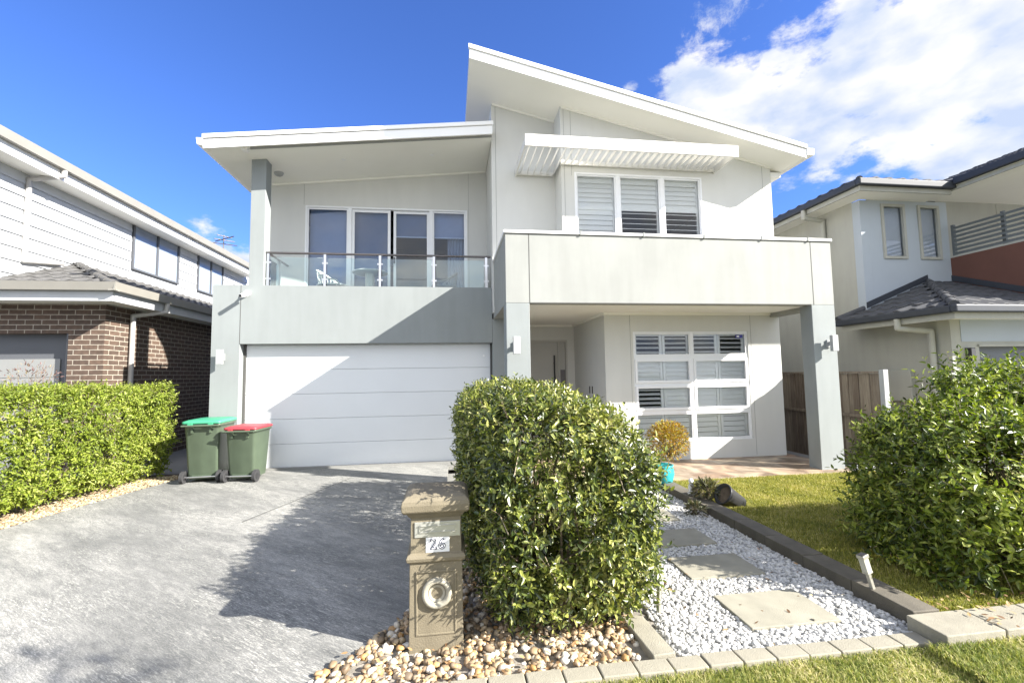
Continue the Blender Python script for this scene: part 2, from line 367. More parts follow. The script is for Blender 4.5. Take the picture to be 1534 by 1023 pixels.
# ------------------------------------------------------------------ light
w = bpy.data.worlds.new('World'); scene.world = w; w.use_nodes = True
nt = w.node_tree; L = nt.links; bg = nt.nodes['Background']
sky = N(nt, 'ShaderNodeTexSky', sky_type='NISHITA'); sky.sun_disc = False
sky.sun_elevation = math.asin(SUN.z); sky.sun_rotation = math.atan2(SUN.x, SUN.y)
sky.air_density = 1.0; sky.dust_density = .4; sky.ozone_density = 2.0
SKY_S = .085
bg.inputs[1].default_value = SKY_S
tc = N(nt, 'ShaderNodeTexCoord')
tint = N(nt, 'ShaderNodeMix', data_type='RGBA', blend_type='MULTIPLY'); tint.inputs[0].default_value = 1; tint.inputs[7].default_value = (.36, .52, .93, 1)
L.new(sky.outputs[0], tint.inputs[6])
blobs = [((.417,.758,.501),.055),((.455,.74,.488),.075),((.488,.722,.48),.085),((.535,.708,.46),.09),((.581,.675,.45),.095),((.625,.645,.44),.10),
 ((.655,.60,.458),.11),((.66,.564,.497),.09),((.695,.558,.453),.11),((.709,.573,.411),.09),((.711,.523,.47),.11),((.743,.526,.414),.10),((.744,.483,.461),.10),
 ((.764,.50,.408),.10),((.775,.46,.437),.10),((.765,.558,.322),.065),((.79,.528,.325),.075),((.81,.50,.32),.08),((.70,.50,.51),.06),((.52,.70,.45),.08),
 ((.64,.669,.385),.04),((.542,.658,.523),.016),((.616,.567,.548),.03),((.616,.567,.547),.03),
 ((.78,.42,.46),.12),((.85,.40,.35),.12),((.86,.44,.26),.10),((-.38,.90,.205),.05),((-.44,.87,.20),.07),((-.32,.93,.2),.05),((0,-.82,.55),.9),((-.55,-.6,.6),.7),((.5,-.75,.4),.7),((-.2,-.3,.93),.45)]  # the last large clouds are out of view, added for neutral ambient light
blobs = [(c, r*1.08) if i < 10 else (c, r*.92) if i < 21 or i > 23 else (c, r) for i, (c, r) in enumerate(blobs)]
cur = None
warpn = N(nt, 'ShaderNodeTexNoise'); warpn.inputs['Scale'].default_value = 7; warpn.inputs['Detail'].default_value = 5; L.new(tc.outputs['Generated'], warpn.inputs[0])
wsub = N(nt, 'ShaderNodeVectorMath', operation='SUBTRACT'); L.new(warpn.outputs['Color'], wsub.inputs[0]); wsub.inputs[1].default_value = (.5, .5, .5)
wsc = N(nt, 'ShaderNodeVectorMath', operation='SCALE'); L.new(wsub.outputs[0], wsc.inputs[0]); wsc.inputs['Scale'].default_value = .06
wadd = N(nt, 'ShaderNodeVectorMath', operation='ADD'); L.new(tc.outputs['Generated'], wadd.inputs[0]); L.new(wsc.outputs[0], wadd.inputs[1])
for c, rad in blobs:
    v = Vector(c).normalized()
    d = N(nt, 'ShaderNodeVectorMath', operation='DISTANCE'); L.new(wadd.outputs[0], d.inputs[0]); d.inputs[1].default_value = v
    q = N(nt, 'ShaderNodeMath', operation='MULTIPLY_ADD'); L.new(d.outputs['Value'], q.inputs[0]); q.inputs[1].default_value = -1/rad; q.inputs[2].default_value = 1
    if cur is None: cur = q.outputs[0]
    else:
        mx = N(nt, 'ShaderNodeMath', operation='SMOOTH_MAX'); mx.inputs[2].default_value = .15; L.new(cur, mx.inputs[0]); L.new(q.outputs[0], mx.inputs[1]); cur = mx.outputs[0]
n1 = N(nt, 'ShaderNodeTexNoise'); n1.inputs['Scale'].default_value = 15; n1.inputs['Detail'].default_value = 10; n1.inputs['Roughness'].default_value = .62
mpn = N(nt, 'ShaderNodeMapping'); mpn.inputs['Scale'].default_value = (1, 1, 1.9); L.new(tc.outputs['Generated'], mpn.inputs[0]); L.new(mpn.outputs[0], n1.inputs[0])
nm = N(nt, 'ShaderNodeMath', operation='MULTIPLY_ADD'); L.new(n1.outputs[0], nm.inputs[0]); nm.inputs[1].default_value = 2.7; nm.inputs[2].default_value = -1.12
cl = N(nt, 'ShaderNodeMath', operation='MAXIMUM'); L.new(cur, cl.inputs[0]); cl.inputs[1].default_value = -1.6
sm = N(nt, 'ShaderNodeMath', operation='ADD'); L.new(cl.outputs[0], sm.inputs[0]); L.new(nm.outputs[0], sm.inputs[1])
cr = N(nt, 'ShaderNodeMapRange', interpolation_type='SMOOTHSTEP'); L.new(sm.outputs[0], cr.inputs[0]); cr.inputs[1].default_value = -.05; cr.inputs[2].default_value = .62
n2 = N(nt, 'ShaderNodeTexNoise'); n2.inputs['Scale'].default_value = 9; n2.inputs['Detail'].default_value = 6; L.new(mpn.outputs[0], n2.inputs[0])
ccol = ramp(nt, [(.36, (2.15, 2.5, 3.2)), (.52, (3.1, 3.2, 3.4)), (.66, (3.9, 3.8, 3.7))]); L.new(n2.outputs[0], ccol.inputs[0])
sxyz = N(nt, 'ShaderNodeSeparateXYZ'); L.new(tc.outputs['Generated'], sxyz.inputs[0])     # unseen clouds behind the camera boosted as neutral fill light
cb = N(nt, 'ShaderNodeMapRange', interpolation_type='SMOOTHSTEP'); L.new(sxyz.outputs['Y'], cb.inputs[0]); cb.inputs[1].default_value = .3; cb.inputs[2].default_value = -.4; cb.inputs[3].default_value = 1; cb.inputs[4].default_value = 1.9
cbm = N(nt, 'ShaderNodeVectorMath', operation='SCALE'); L.new(ccol.outputs[0], cbm.inputs[0]); L.new(cb.outputs[0], cbm.inputs['Scale'])
wf = None                                                                  # thin wisps
for c, rad in (((.425,.696,.579),.035),((.438,.675,.594),.045),((.457,.655,.602),.045),((.47,.64,.61),.04),((.60,.60,.53),.035),((.33,.77,.54),.02),((.37,.75,.545),.02)):
    d = N(nt, 'ShaderNodeVectorMath', operation='DISTANCE'); L.new(wadd.outputs[0], d.inputs[0]); d.inputs[1].default_value = Vector(c).normalized()
    q = N(nt, 'ShaderNodeMath', operation='MULTIPLY_ADD'); L.new(d.outputs['Value'], q.inputs[0]); q.inputs[1].default_value = -1/rad; q.inputs[2].default_value = 1
    if wf is None: wf = q.outputs[0]
    else:
        mx = N(nt, 'ShaderNodeMath', operation='MAXIMUM'); L.new(wf, mx.inputs[0]); L.new(q.outputs[0], mx.inputs[1]); wf = mx.outputs[0]
n3 = N(nt, 'ShaderNodeTexNoise'); n3.inputs['Scale'].default_value = 42; n3.inputs['Detail'].default_value = 8; n3.inputs['Roughness'].default_value = .7; L.new(wadd.outputs[0], n3.inputs[0])
w1 = N(nt, 'ShaderNodeMath', operation='MULTIPLY_ADD'); L.new(n3.outputs[0], w1.inputs[0]); w1.inputs[1].default_value = 3.0; L.new(wf, w1.inputs[2])
w2 = N(nt, 'ShaderNodeMapRange', interpolation_type='SMOOTHSTEP'); L.new(w1.outputs[0], w2.inputs[0]); w2.inputs[1].default_value = 1.75; w2.inputs[2].default_value = 2.9; w2.inputs[4].default_value = .75
w4 = N(nt, 'ShaderNodeMapRange', interpolation_type='SMOOTHSTEP'); L.new(wf, w4.inputs[0]); w4.inputs[1].default_value = 0; w4.inputs[2].default_value = .4
w5 = N(nt, 'ShaderNodeMath', operation='MULTIPLY'); L.new(w2.outputs[0], w5.inputs[0]); L.new(w4.outputs[0], w5.inputs[1])
w6 = N(nt, 'ShaderNodeMath', operation='MAXIMUM'); L.new(cr.outputs[0], w6.inputs[0]); L.new(w5.outputs[0], w6.inputs[1])
fac = N(nt, 'ShaderNodeMath', operation='MULTIPLY'); L.new(w6.outputs[0], fac.inputs[0]); fac.inputs[1].default_value = .96
cmx = N(nt, 'ShaderNodeMix', data_type='RGBA'); L.new(fac.outputs[0], cmx.inputs[0]); L.new(tint.outputs[2], cmx.inputs[6]); L.new(cbm.outputs[0], cmx.inputs[7])
L.new(cmx.outputs[2], bg.inputs[0])

ld = bpy.data.lights.new('sun', 'SUN'); ld.energy = 5.0; ld.angle = R(.53); ld.color = (1, .95, .87)
lo = bpy.data.objects.new('sun', ld); COL.objects.link(lo); lo.rotation_euler = SUN.to_track_quat('Z', 'Y').to_euler(); lo.location = SUN*30
scene.view_settings.view_transform = 'Standard'; scene.view_settings.look = 'None'; scene.view_settings.gamma = 1
scene.view_settings.exposure = 1.85
scene.render.engine = 'CYCLES'; scene.cycles.max_bounces = 8; scene.cycles.transparent_max_bounces = 16

# ------------------------------------------------------------------ ground
struct(MB().box(-300, 300, -300, 300, -.5, -.18), 'ground', M['ground'])
struct(MB().prism([(-8, -6), (-.85, -6), (-.85, 2.4), (-.77, 2.62), (-.50, 2.95), (-.30, 3.25), (-.16, 3.6), (-.08, 4.2), (-.06, 8.41), (.78, 8.41), (.78, 8.62), (-3.66, 8.62),
    (-3.66, 8.41), (-4.12, 8.41), (-4.35, 8.35), (-4.47, 7.93), (-4.72, 6.9), (-4.93, 5.8), (-5.6, 3.0), (-8, 1.0)][::-1], 0, -.1, 'Z'), 'driveway', M['drive'])
struct(MB().box(-3.62, .78, 8.5, 8.62, -.02, .035), 'garage_threshold', M['ground'])
struct(MB().add([(-2.36, 5.58, .002), (-2.34, 5.57, .002), (-1.60, 7.62, .002), (-1.61, 7.62, .002)], [(0, 1, 2, 3)]), 'driveway_joint', M['seal'])
struct(MB().prism([(-4.35, 8.25), (-4.47, 7.93), (-4.72, 6.9), (-4.93, 5.8), (-5.6, 3.0), (-8, 1.0), (-9, 1), (-9, 8.3), (-4.6, 8.6)][::-1], -.1, -.004, 'Z'), 'garden_bed', M['soil'])
struct(MB().box(-20, -4.1, 8.62, 30, -.1, -.012), 'side_path', M['ground'])
struct(MB().box(6.6, 30, 5.9, 30, -.25, -.11), 'side_path', M['ground'])
struct(MB().box(6.16, 6.62, 5.9, 30, -.11, .02), 'side_path', M['ground'])
struct(MB().prism([(-.85, 2.45), (-.77, 2.62), (-.50, 2.95), (-.30, 3.25), (-.16, 3.6), (-.08, 4.2), (-.06, 6.45), (1.6, 6.45), (1.3, 2.9), (1.15, 2.45)][::-1], -.1, -.004, 'Z'), 'pebble_bed', M['pebbase'])
struct(MB().prism([(1.15, 2.49), (2.86, 2.49), (2.86, 6.2), (1.605, 6.2), (1.305, 2.9)], -.1, -.002, 'Z'), 'gravel_path', M['wpebbase'])
struct(MB().box(3.04, 9, 2.56, 5.895, -.1, .055), 'lawn', M['turf'])
struct(MB().box(3.04, 6.6, 5.9, 6.2, -.1, .055), 'lawn', M['turf'])
struct(MB().box(-.4, 12, -6, 2.40, -.1, -.012), 'front_lawn', M['turf'])
struct(MB().box(2.72, 12, -6, 2.306, -.1, .035), 'front_lawn', M['turf'])
struct(MB().box(1.12, 6.3, 6.2, 9.72, -.1, .05), 'porch_floor', M['porch'], bevel=.006)

# ------------------------------------------------------------------ main house
H = empty('house', (0, 8, 0), 'two storey white and grey rendered house with skillion roofs, balcony and double garage', 'house')
hi = lambda x: 6.95-.2294*x
lowr = lambda x: 5.95+.11*x
mb = MB()
wall(mb, 'Y', 7.7, .18, 2.72, 6.16, 0, 2.76, [(3.25, 5.5, .37, 2.35)])
wall(mb, 'Y', 7.7, .18, 2.0, 6.16, 2.76, hi, [(2.24, 4.72, 4.08, 5.27)])
wall(mb, 'Y', 8.2, .18, .78, 2.0, 2.76, hi)
wall(mb, 'X', 2.0, .16, 7.88, 8.2, 2.76, hi(2.0))
wall(mb, 'X', 2.72, .16, 7.88, 9.7, 0, 2.76)
wall(mb, 'Y', 9.7, .16, 1.0, 2.88, 0, 2.76, [(1.35, 2.56, .05, 2.36)])
wall(mb, 'X', .78, .16, 8.38, 20, 3.0, hi(.78))
wall(mb, 'X', 5.98, .18, 7.88, 20, 0, hi(6.16))
wall(mb, 'Y', 9.5, .16, -3.62, .78, 2.9, lowr, [(-2.95, .36, 2.96, 5.15)])
wall(mb, 'X', -3.62, .16, 9.66, 20, 2.9, lowr(-3.62))
wall(mb, 'Y', 20, .16, -3.62, 6.16, 0, 5.5)
mb.build('wall', M['wall'], H)
# vertical expansion joints in the render
JN = lambda *a: MB().box(*a).build('render_joint', M['panel'], H)
for x, z0, z1 in ((.86, 3.9, hi(.86)),): JN(x-.004, x+.004, 8.1975, 8.2, z0, z1-.01)
for x, z0, z1 in ((2.06, 3.8, hi(2.06)), (2.19, 5.2, hi(2.19)), (5.98, 3.8, hi(5.98))): JN(x-.003, x+.003, 7.6975, 7.7, z0, z1-.01)
for x in (3.2, 5.56): JN(x-.003, x+.003, 7.6975, 7.7, .08, 2.66)
JN(-2.98, -2.974, 9.4975, 9.5, 5.16, 5.6); JN(.39, .396, 9.4975, 9.5, 2.97, 5.98)
mb = MB()
wall(mb, 'Y', 8.40, .2, -4.12, -3.66, 0, 2.22)
wall(mb, 'Y', 8.40, .2, -4.12, .776, 2.22, 3.26)
wall(mb, 'Y', 8.40, .2, .78, 1.12, 0, 2.66)
wall(mb, 'X', 1.0, .12, 8.6, 9.7, 0, 2.66)
wall(mb, 'X', -4.12, .2, 8.6, 20, 0, 3.26)
mb.box(-3.92, .776, 8.6, 9.5, 2.8, 2.95)
mb.box(-3.9, -3.62, 9.5, 20, 2.8, 3.0)
mb.build('garage_front', M['accent'], H)
j = MB().box(-3.664, -3.656, 8.3975, 8.40, 2.22, 3.26); j.build('panel_joint', M['seal'], H)
# interior
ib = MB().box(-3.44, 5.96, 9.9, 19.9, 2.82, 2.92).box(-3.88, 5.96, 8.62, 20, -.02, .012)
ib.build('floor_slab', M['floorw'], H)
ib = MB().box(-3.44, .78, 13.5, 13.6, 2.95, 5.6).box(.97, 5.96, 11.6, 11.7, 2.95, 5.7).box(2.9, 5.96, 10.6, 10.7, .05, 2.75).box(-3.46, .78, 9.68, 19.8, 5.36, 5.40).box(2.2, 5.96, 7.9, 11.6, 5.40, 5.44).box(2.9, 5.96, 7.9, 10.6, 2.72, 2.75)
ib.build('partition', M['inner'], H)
# porch ceiling + parapet box
MB().box(1.02, 5.97, 6.64, 7.69, 2.69, 2.75).box(1.02, 2.71, 7.69, 9.69, 2.69, 2.75).build('porch_soffit', M['soffit'], H)
cv = MB().box(2.70, 5.96, 7.66, 7.698, 2.65, 2.69).box(2.68, 2.718, 7.70, 9.66, 2.65, 2.69).box(1.12, 2.68, 9.66, 9.698, 2.65, 2.69); cv.build('cornice', M['soffit'], H)
pb = MB()
pb.box(.8, 6.16, 6.45, 6.63, 2.66, 3.70).box(.8, 1.0, 6.63, 8.4, 2.66, 3.70).box(5.97, 6.16, 6.63, 7.698, 2.62, 3.70)
pb.build('parapet', M['panel'], H, bevel=.004)
MB().box(1.0, 5.97, 6.63, 8.2, 2.76, 2.86).build('terrace_floor', M['ground'], H)
cp = MB().box(.78, 6.18, 6.43, 6.65, 3.70, 3.745).box(.78, 1.02, 6.65, 8.2, 3.70, 3.745).box(5.95, 6.18, 6.65, 7.7, 3.70, 3.745)
cp.build('coping', M['white'], H, bevel=.003)
for x in (1.95, 2.95, 3.95, 4.93, 5.75): MB().box(x-.012, x+.012, 6.42, 6.66, 3.69, 3.755).build('coping_strap', M['panel'], H)
MB().box(.78, 6.18, 6.437, 6.45, 3.692, 3.70).build('drip_edge', M['seal'], H)
for x0, x1 in ((.8, 1.15), (5.75, 6.16)):
    MB().box(x0, x1, 6.45, 6.75 if x0 < 2 else 6.70, 0, 2.658).build('column', M['accent'], H, bevel=.006)
pj = MB()
for x in (1.155, 5.795): pj.box(x-.005, x+.005, 6.4475, 6.45, 2.66, 3.692)
pj.box(1.16, 5.75, 6.4475, 6.46, 2.655, 2.668)
pj.build('panel_joint', M['seal'], H)
# garage door
gd = None
G_ = MB().box(-3.64, .76, 8.605, 8.64, 0, 2.22)
gd = G_.build('garage_door', M['gdoor'], H)
zz = [.03, .44, .88, 1.32, 1.76, 2.20]
for a, b in zip(zz[:-1], zz[1:]):
    MB().box(-3.62, .745, 8.585, 8.605, a+.0025, b-.0025).build('door_panel', M['gdoor'], gd, bevel=.004)
MB().box(-3.66, -3.625, 8.56, 8.61, 0, 2.21).build('door_track', M['seal'], gd); MB().box(.748, .78, 8.56, 8.61, 0, 2.21).build('door_track', M['seal'], gd)
MB().cyl((.62, 8.585, 1.98), (.62, 8.572, 1.98), .02).build('lock', M['white'], gd)
MB().box(-3.585, .745, 8.59, 8.61, .0, .03).build('bottom_seal', M['white'], gd)
# front door
dr = MB().box(1.36, 2.55, 9.76, 9.80, .05, 2.35).build('front_door', M['door'], H, bevel=.004)
MB().box(1.35, 1.39, 9.70, 9.76, .05, 2.36).box(2.35, 2.39, 9.72, 9.78, .05, 2.32).box(2.52, 2.56, 9.70, 9.76, .05, 2.36).box(1.39, 2.52, 9.70, 9.76, 2.31, 2.36).build('door_frame', M['door'], dr)
MB().cyl((2.26, 9.69, .7), (2.26, 9.69, 2.02), .016).cyl((2.26, 9.69, .85), (2.26, 9.76, .85), .01).cyl((2.26, 9.69, 1.85), (2.26, 9.76, 1.85), .01).build('pull_handle', M['black'], dr)
MB().box(2.41, 2.51, 9.745, 9.762, .4, 1.7).build('side_glass', M['darksteel'], dr)
MB().box(2.71, 2.72, 8.45, 8.49, 1.22, 1.36).build('intercom', M['black'], H); MB().box(2.71, 2.72, 8.62, 8.66, 1.22, 1.36).build('door_bell', M['black'], H)

# windows
def shutter(mb, x0, x1, z0, z1, y, pitch=.075, ang=60, stile=.045, rail=.055, depth=.06):
    mb.box(x0, x0+stile, y-.014, y+.014, z0, z1).box(x1-stile, x1, y-.014, y+.014, z0, z1)
    mb.box(x0+stile, x1-stile, y-.012, y+.012, z0, z0+rail).box(x0+stile, x1-stile, y-.012, y+.012, z1-rail, z1)
    n = max(1, int((z1-z0-2*rail)/pitch)); p = (z1-z0-2*rail)/n
    c, s = math.cos(R(ang))*depth/2*1.25, math.sin(R(ang))*depth/2*1.25
    for i in range(n):
        z = z0+rail+p*(i+.5); t = .005
        mb.prism([(y-c, z-s-t), (y-c, z-s+t), (y+c, z+s+t), (y+c, z+s-t)], x0+stile+.002, x1-stile-.002, 'X')
def frame(mb, x0, x1, z0, z1, y0, y1, w_):
    mb.box(x0, x0+w_, y0, y1, z0, z1).box(x1-w_, x1, y0, y1, z0, z1).box(x0+w_, x1-w_, y0, y1, z0, z0+w_).box(x0+w_, x1-w_, y0, y1, z1-w_, z1)
# lower window: two columns of four sashes
fb = MB(); frame(fb, 3.25, 5.5, .37, 2.35, 7.715, 7.80, .028); fb.box(4.35, 4.40, 7.712, 7.80, .398, 2.322)
W1 = fb.build('window', M['alu'], H, bevel=.002)
zb = [(1.92, 2.32), (1.42, 1.85), (.93, 1.37), (.40, .87)]
for x0, x1 in ((3.278, 4.35), (4.40, 5.472)):
    for k, (a, b) in enumerate(zb):
        s = MB(); out = k in (1, 2)
        frame(s, x0, x1, a, b, 7.70 if out else 7.72, 7.76, .045 if out else .022); s.build('sash', M['alu'], W1, bevel=.002)
        MB().add([(x0+.02, 7.742, a+.02), (x1-.02, 7.742, a+.02), (x1-.02, 7.742, b-.02), (x0+.02, 7.742, b-.02)], [(0, 1, 2, 3)]).build('pane', M['glass'], W1)
    s = MB()
    for a, b in ((1.85, 1.92), (1.37, 1.42), (.87, .93)): s.box(x0, x1, 7.716, 7.79, a, b)
    s.build('transom', M['alu'], W1)
for i, (x0, x1) in enumerate(((3.29, 3.83), (3.84, 4.36), (4.39, 4.92), (4.93, 5.46))):
    s = MB(); shutter(s, x0, x1, 1.38, 2.33, 7.79, .08, 22 , .05, .06)
    s.build('shutter', M['shut'], W1)
    s = MB(); shutter(s, x0, x1, .91, 1.37, 7.79, .08, 22 if i == 0 else 74, .05, .03); shutter(s, x0, x1, .39, .91, 7.79, .08, 74, .05, .03); s.build('shutter', M['shut'], W1)
for i, (x0, x1) in enumerate(((3.29, 3.83), (3.84, 4.36), (4.39, 4.92), (4.93, 5.46))):   # closed slats cover the second row
    s = MB(); shutter(s, x0+.05, x1-.05, 1.44, 1.86, 7.782, .08, 70, .004, .01); s.build('shutter', M['shut'], W1)
MB().box(5.28, 5.42, 7.738, 7.7405, 2.23, 2.29).build('security_sticker', M['sticker'], W1)
MB().box(5.30, 5.35, 7.7365, 7.738, 2.245, 2.275).build('sticker_print', M['white'], W1)
# upper window
fb = MB(); frame(fb, 2.24, 4.72, 4.08, 5.27, 7.70, 7.80, .035)
for x in (3.06, 3.92): fb.box(x-.035, x+.035, 7.705, 7.80, 4.11, 5.24)
W2 = fb.build('window', M['alu'], H, bevel=.002)
for i, (x0, x1) in enumerate(((2.275, 3.025), (3.095, 3.885), (3.955, 4.685))):
    s = MB(); frame(s, x0, x1, 4.115, 5.235, 7.715, 7.76, .025); s.build('sash', M['alu'], W2, bevel=.002)
    MB().add([(x0+.02, 7.742, 4.13), (x1-.02, 7.742, 4.13), (x1-.02, 7.742, 5.22), (x0+.02, 7.742, 5.22)], [(0, 1, 2, 3)]).build('pane', M['glass'], W2)
    s = MB(); shutter(s, x0+.01, x1-.01, 4.64, 5.23, 7.79, .085, 75, .04, .03, .075); s.build('shutter', M['shut'], W2)
    s = MB(); shutter(s, x0+.01, x1-.01, 4.10, 4.64, 7.79, .085, 75 if i == 0 else 18, .04, .03, .075); s.build('shutter', M['shut'], W2)
# balcony sliding doors
fb = MB(); frame(fb, -2.95, .36, 2.96, 5.15, 9.50, 9.60, .035)
for x in (-2.07, -.405): fb.box(x-.035, x+.035, 9.505, 9.60, 2.99, 5.115)
W3 = fb.build('sliding_door', M['alu'], H, bevel=.002)
for k, (x0, x1, yy) in enumerate(((-2.915, -2.105, 9.52), (-2.035, -1.25, 9.54), (-1.19, -.44, 9.56), (-.37, .325, 9.52))):
    s = MB(); frame(s, x0, x1, 3.0, 5.11, yy, yy+.035, .03 if k in (0, 3) else .055); s.build('sash', M['alu'], W3, bevel=.002)
    MB().add([(x0+.02, yy+.018, 3.02), (x1-.02, yy+.018, 3.02), (x1-.02, yy+.018, 5.09), (x0+.02, yy+.018, 5.09)], [(0, 1, 2, 3)]).build('pane', M['glassd'], W3)
    zb_ = 3.0 if k < 2 else 4.60
    s = MB().box(x0+.01, x1-.01, 9.68, 9.684, zb_, 5.12); s.build('blind', M['blind'] if k in (0, 3) else M['blind2'], W3)
    if k > 1: MB().box(x0+.01, x1-.01, 9.675, 9.69, 4.575, 4.60).build('blind_rail', M['white'], W3)
MB().box(-1.235, -1.205, 9.49, 9.54, 3.9, 4.05).box(-1.18, -1.15, 9.52, 9.56, 3.98, 4.1).build('handle', M['black'], W3)
cu = MB(); xs = np.linspace(-.06, .33, 60)
cu.add([(x, 9.78+.03*math.sin(x*95), z) for x in xs for z in (2.95, 4.9)], [(2*i, 2*i+2, 2*i+3, 2*i+1) for i in range(59)], True); cu.build('curtain', M['curtain'], W3)

# balcony column, balustrade
MB().box(-3.55, -3.30, 8.42, 8.67, 3.26, 5.62).build('column', M['accent'], H, bevel=.005)
rl = MB().cyl((-3.34, 8.5, 3.875), (.77, 8.5, 3.875), .021).cyl((-3.27, 8.55, 3.875), (-3.27, 9.5, 3.875), .021); BL = rl.build('balustrade', M['darksteel'], H)
for x in (-3.26, -2.28, -1.30, -.31, .68):
    p = MB().box(x-.022, x+.022, 8.485, 8.515, 3.10, 3.86)
    for z in (3.40, 3.70): p.box(x-.05, x+.05, 8.49, 8.51, z-.014, z+.014)
    p.build('baluster', M['steel'], BL)
MB().box(-3.292, -3.248, 9.05, 9.08, 2.95, 3.86).build('baluster', M['steel'], BL)
for x0, x1 in ((-3.22, -2.32), (-2.24, -1.34), (-1.26, -.35), (-.27, .64)):
    MB().box(x0, x1, 8.495, 8.505, 3.20, 3.80).build('glass_panel', M['bglass'], BL)
MB().box(-3.275, -3.265, 8.6, 9.03, 3.1, 3.78).build('glass_panel', M['bglass'], BL)

# roofs
def slab_roof(z, x0, x1, y0, y1, th, name):
    s = MB().prism([(x0, z(x0)), (x1, z(x1)), (x1, z(x1)+.03), (x0, z(x0)+.03)][::-1], y0+.02, y1, 'Y'); S = s.build('roof', M['soffit'], H)
    s = MB().prism([(x0, z(x0)-.025), (x1, z(x1)-.025), (x1, z(x1)+th*.62), (x0, z(x0)+th*.62)][::-1], y0-.006, y0+.02, 'Y')
    s.build('fascia', M['white'], S)
    s = MB().prism([(x0-.015, z(x0)+th*.66), (x1+.015, z(x1)+th*.66), (x1+.015, z(x1)+th), (x0-.015, z(x0)+th)][::-1], y0-.03, y0+.03, 'Y')
    s.build('barge_cap', M['white'], S, bevel=.006)
    s = MB().prism([(x0, z(x0)+th*.62), (x1, z(x1)+th*.62), (x1, z(x1)+th*.66), (x0, z(x0)+th*.66)][::-1], y0+.001, y0+.02, 'Y'); s.build('shadow_gap', M['seal'], S)
    s = MB().prism([(x0, z(x0)+.04), (x1, z(x1)+.04), (x1, z(x1)+th-.015), (x0, z(x0)+th-.015)][::-1], y0+.031, y1, 'Y'); s.build('roof_deck', M['pipe'], S)
    return S
RH = slab_roof(hi, .33, 6.42, 7.10, 20.4, .215, 'high')
RL = slab_roof(lowr, -4.10, .775, 7.90, 20.4, .215, 'low')
g = MB().prism([(6.425, hi(6.42)+.02), (6.56, hi(6.42)+.02), (6.57, hi(6.42)+.15), (6.425, hi(6.42)+.15)], 7.08, 20.4, 'Y'); g.build('gutter', M['white'], RH, bevel=.006)
g = MB().prism([(-4.105, lowr(-4.1)+.02), (-4.19, lowr(-4.1)+.03), (-4.21, lowr(-4.1)+.15), (-4.105, lowr(-4.1)+.15)], 7.88, 20.4, 'Y'); g.build('gutter', M['white'], RL, bevel=.006)
cn = MB().prism([(-3.6, lowr(-3.6)-.03), (.77, lowr(.77)-.03), (.77, lowr(.77)), (-3.6, lowr(-3.6))], 9.46, 9.498, 'Y'); cn.build('cornice', M['soffit'], RL)
cn = MB().prism([(2.02, hi(2.02)-.03), (6.15, hi(6.15)-.03), (6.15, hi(6.15)), (2.02, hi(2.02))], 7.67, 7.698, 'Y').prism([(.8, hi(.8)-.03), (2.0, hi(2.0)-.03), (2.0, hi(2.0)), (.8, hi(.8))], 8.17, 8.198, 'Y'); cn.build('cornice', M['soffit'], RH)
MB().box(6.17, 6.42, 7.75, 8.1, 5.38, 5.47).build('eave_box', M['white'], RH)
for x, y in ((-3.0, 9.0),): MB().lathe([(.0, -.055), (.05, -.05), (.075, -.03), (.09, 0), (.09, .03)], (x-.3, y, lowr(x-.3)-.005)).build('soffit_sensor', M['lamp'], RL)
for x, y in ((-2.0, 8.6), (-.35, 8.6)): MB().cyl((x, y, lowr(x)-.008), (x, y, lowr(x)+.01), .045).build('downlight', M['white'], RL)
MB().box(-3.55, -3.45, 8.0, 8.1, lowr(-3.5)-.03, lowr(-3.5)+.01).build('soffit_light', M['white'], RL)
MB().prism([(-3.4, lowr(-3.4)-.028), (.77, lowr(.77)-.028), (.77, lowr(.77)-.001), (-3.4, lowr(-3.4)-.001)], 7.98, 8.02, 'Y').build('soffit_track', M['panel'], RL)

# awning
aw = MB()
aw.box(1.22, 5.0, 6.98, 7.01, 5.34, 5.54).box(1.22, 1.25, 7.01, 8.18, 5.36, 5.50).box(4.955, 4.985, 7.01, 7.69, 5.36, 5.48).box(1.25, 1.98, 8.15, 8.18, 5.38, 5.46).box(1.99, 4.955, 7.655, 7.69, 5.38, 5.46)
A = aw.build('awning', M['awn'], H, bevel=.003)
ab = MB(); x = 1.31; 
while x < 4.92:
    y1 = 8.15 if x < 1.96 else 7.655; 
    ab.prism([(x+.0, 5.370), (x+.006, 5.370), (x+.028, 5.47), (x+.022, 5.47)], 7.012, y1, 'Y'); x += .125
ab.build('awning_blade', M['awn'], A)

# wall lamps, camera, pipe
def wlamp(x, y, z, rt=H):
    b = MB().box(x-.03, x+.03, y-.025, y, z-.06, z+.06).box(x-.012, x+.012, y-.09, y-.025, z-.03, z+.03); o = b.build('wall_lamp', M['lamp'], rt)
    MB().box(x-.05, x+.05, y-.15, y-.09, z-.125, z+.125).build('lamp_body', M['lamp'], o, bevel=.004)
wlamp(.93, 6.45, 2.03); wlamp(6.0, 6.45, 2.03); wlamp(-3.92, 8.40, 1.99)
c_ = MB().cyl((-3.55, 8.40, 3.11), (-3.55, 8.34, 3.11), .045).cyl((-3.55, 8.34, 3.11), (-3.53, 8.28, 3.08), .02)
co = c_.build('security_camera', M['white'], H); MB().cyl((-3.53, 8.31, 3.07), (-3.57, 8.17, 3.03), .035).build('camera_body', M['white'], co)
MB().cyl((-3.57, 8.17, 3.03), (-3.572, 8.164, 3.029), .026).build('camera_lens', M['black'], co)
MB().prism([(6.17, 3.2), (6.30, 3.2), (6.36, 3.5), (6.17, 3.5)], 7.5, 7.68, 'Y').box(6.162, 6.42, 7.45, 7.7, 3.5, 3.55).build('rain_head', M['white'], H)

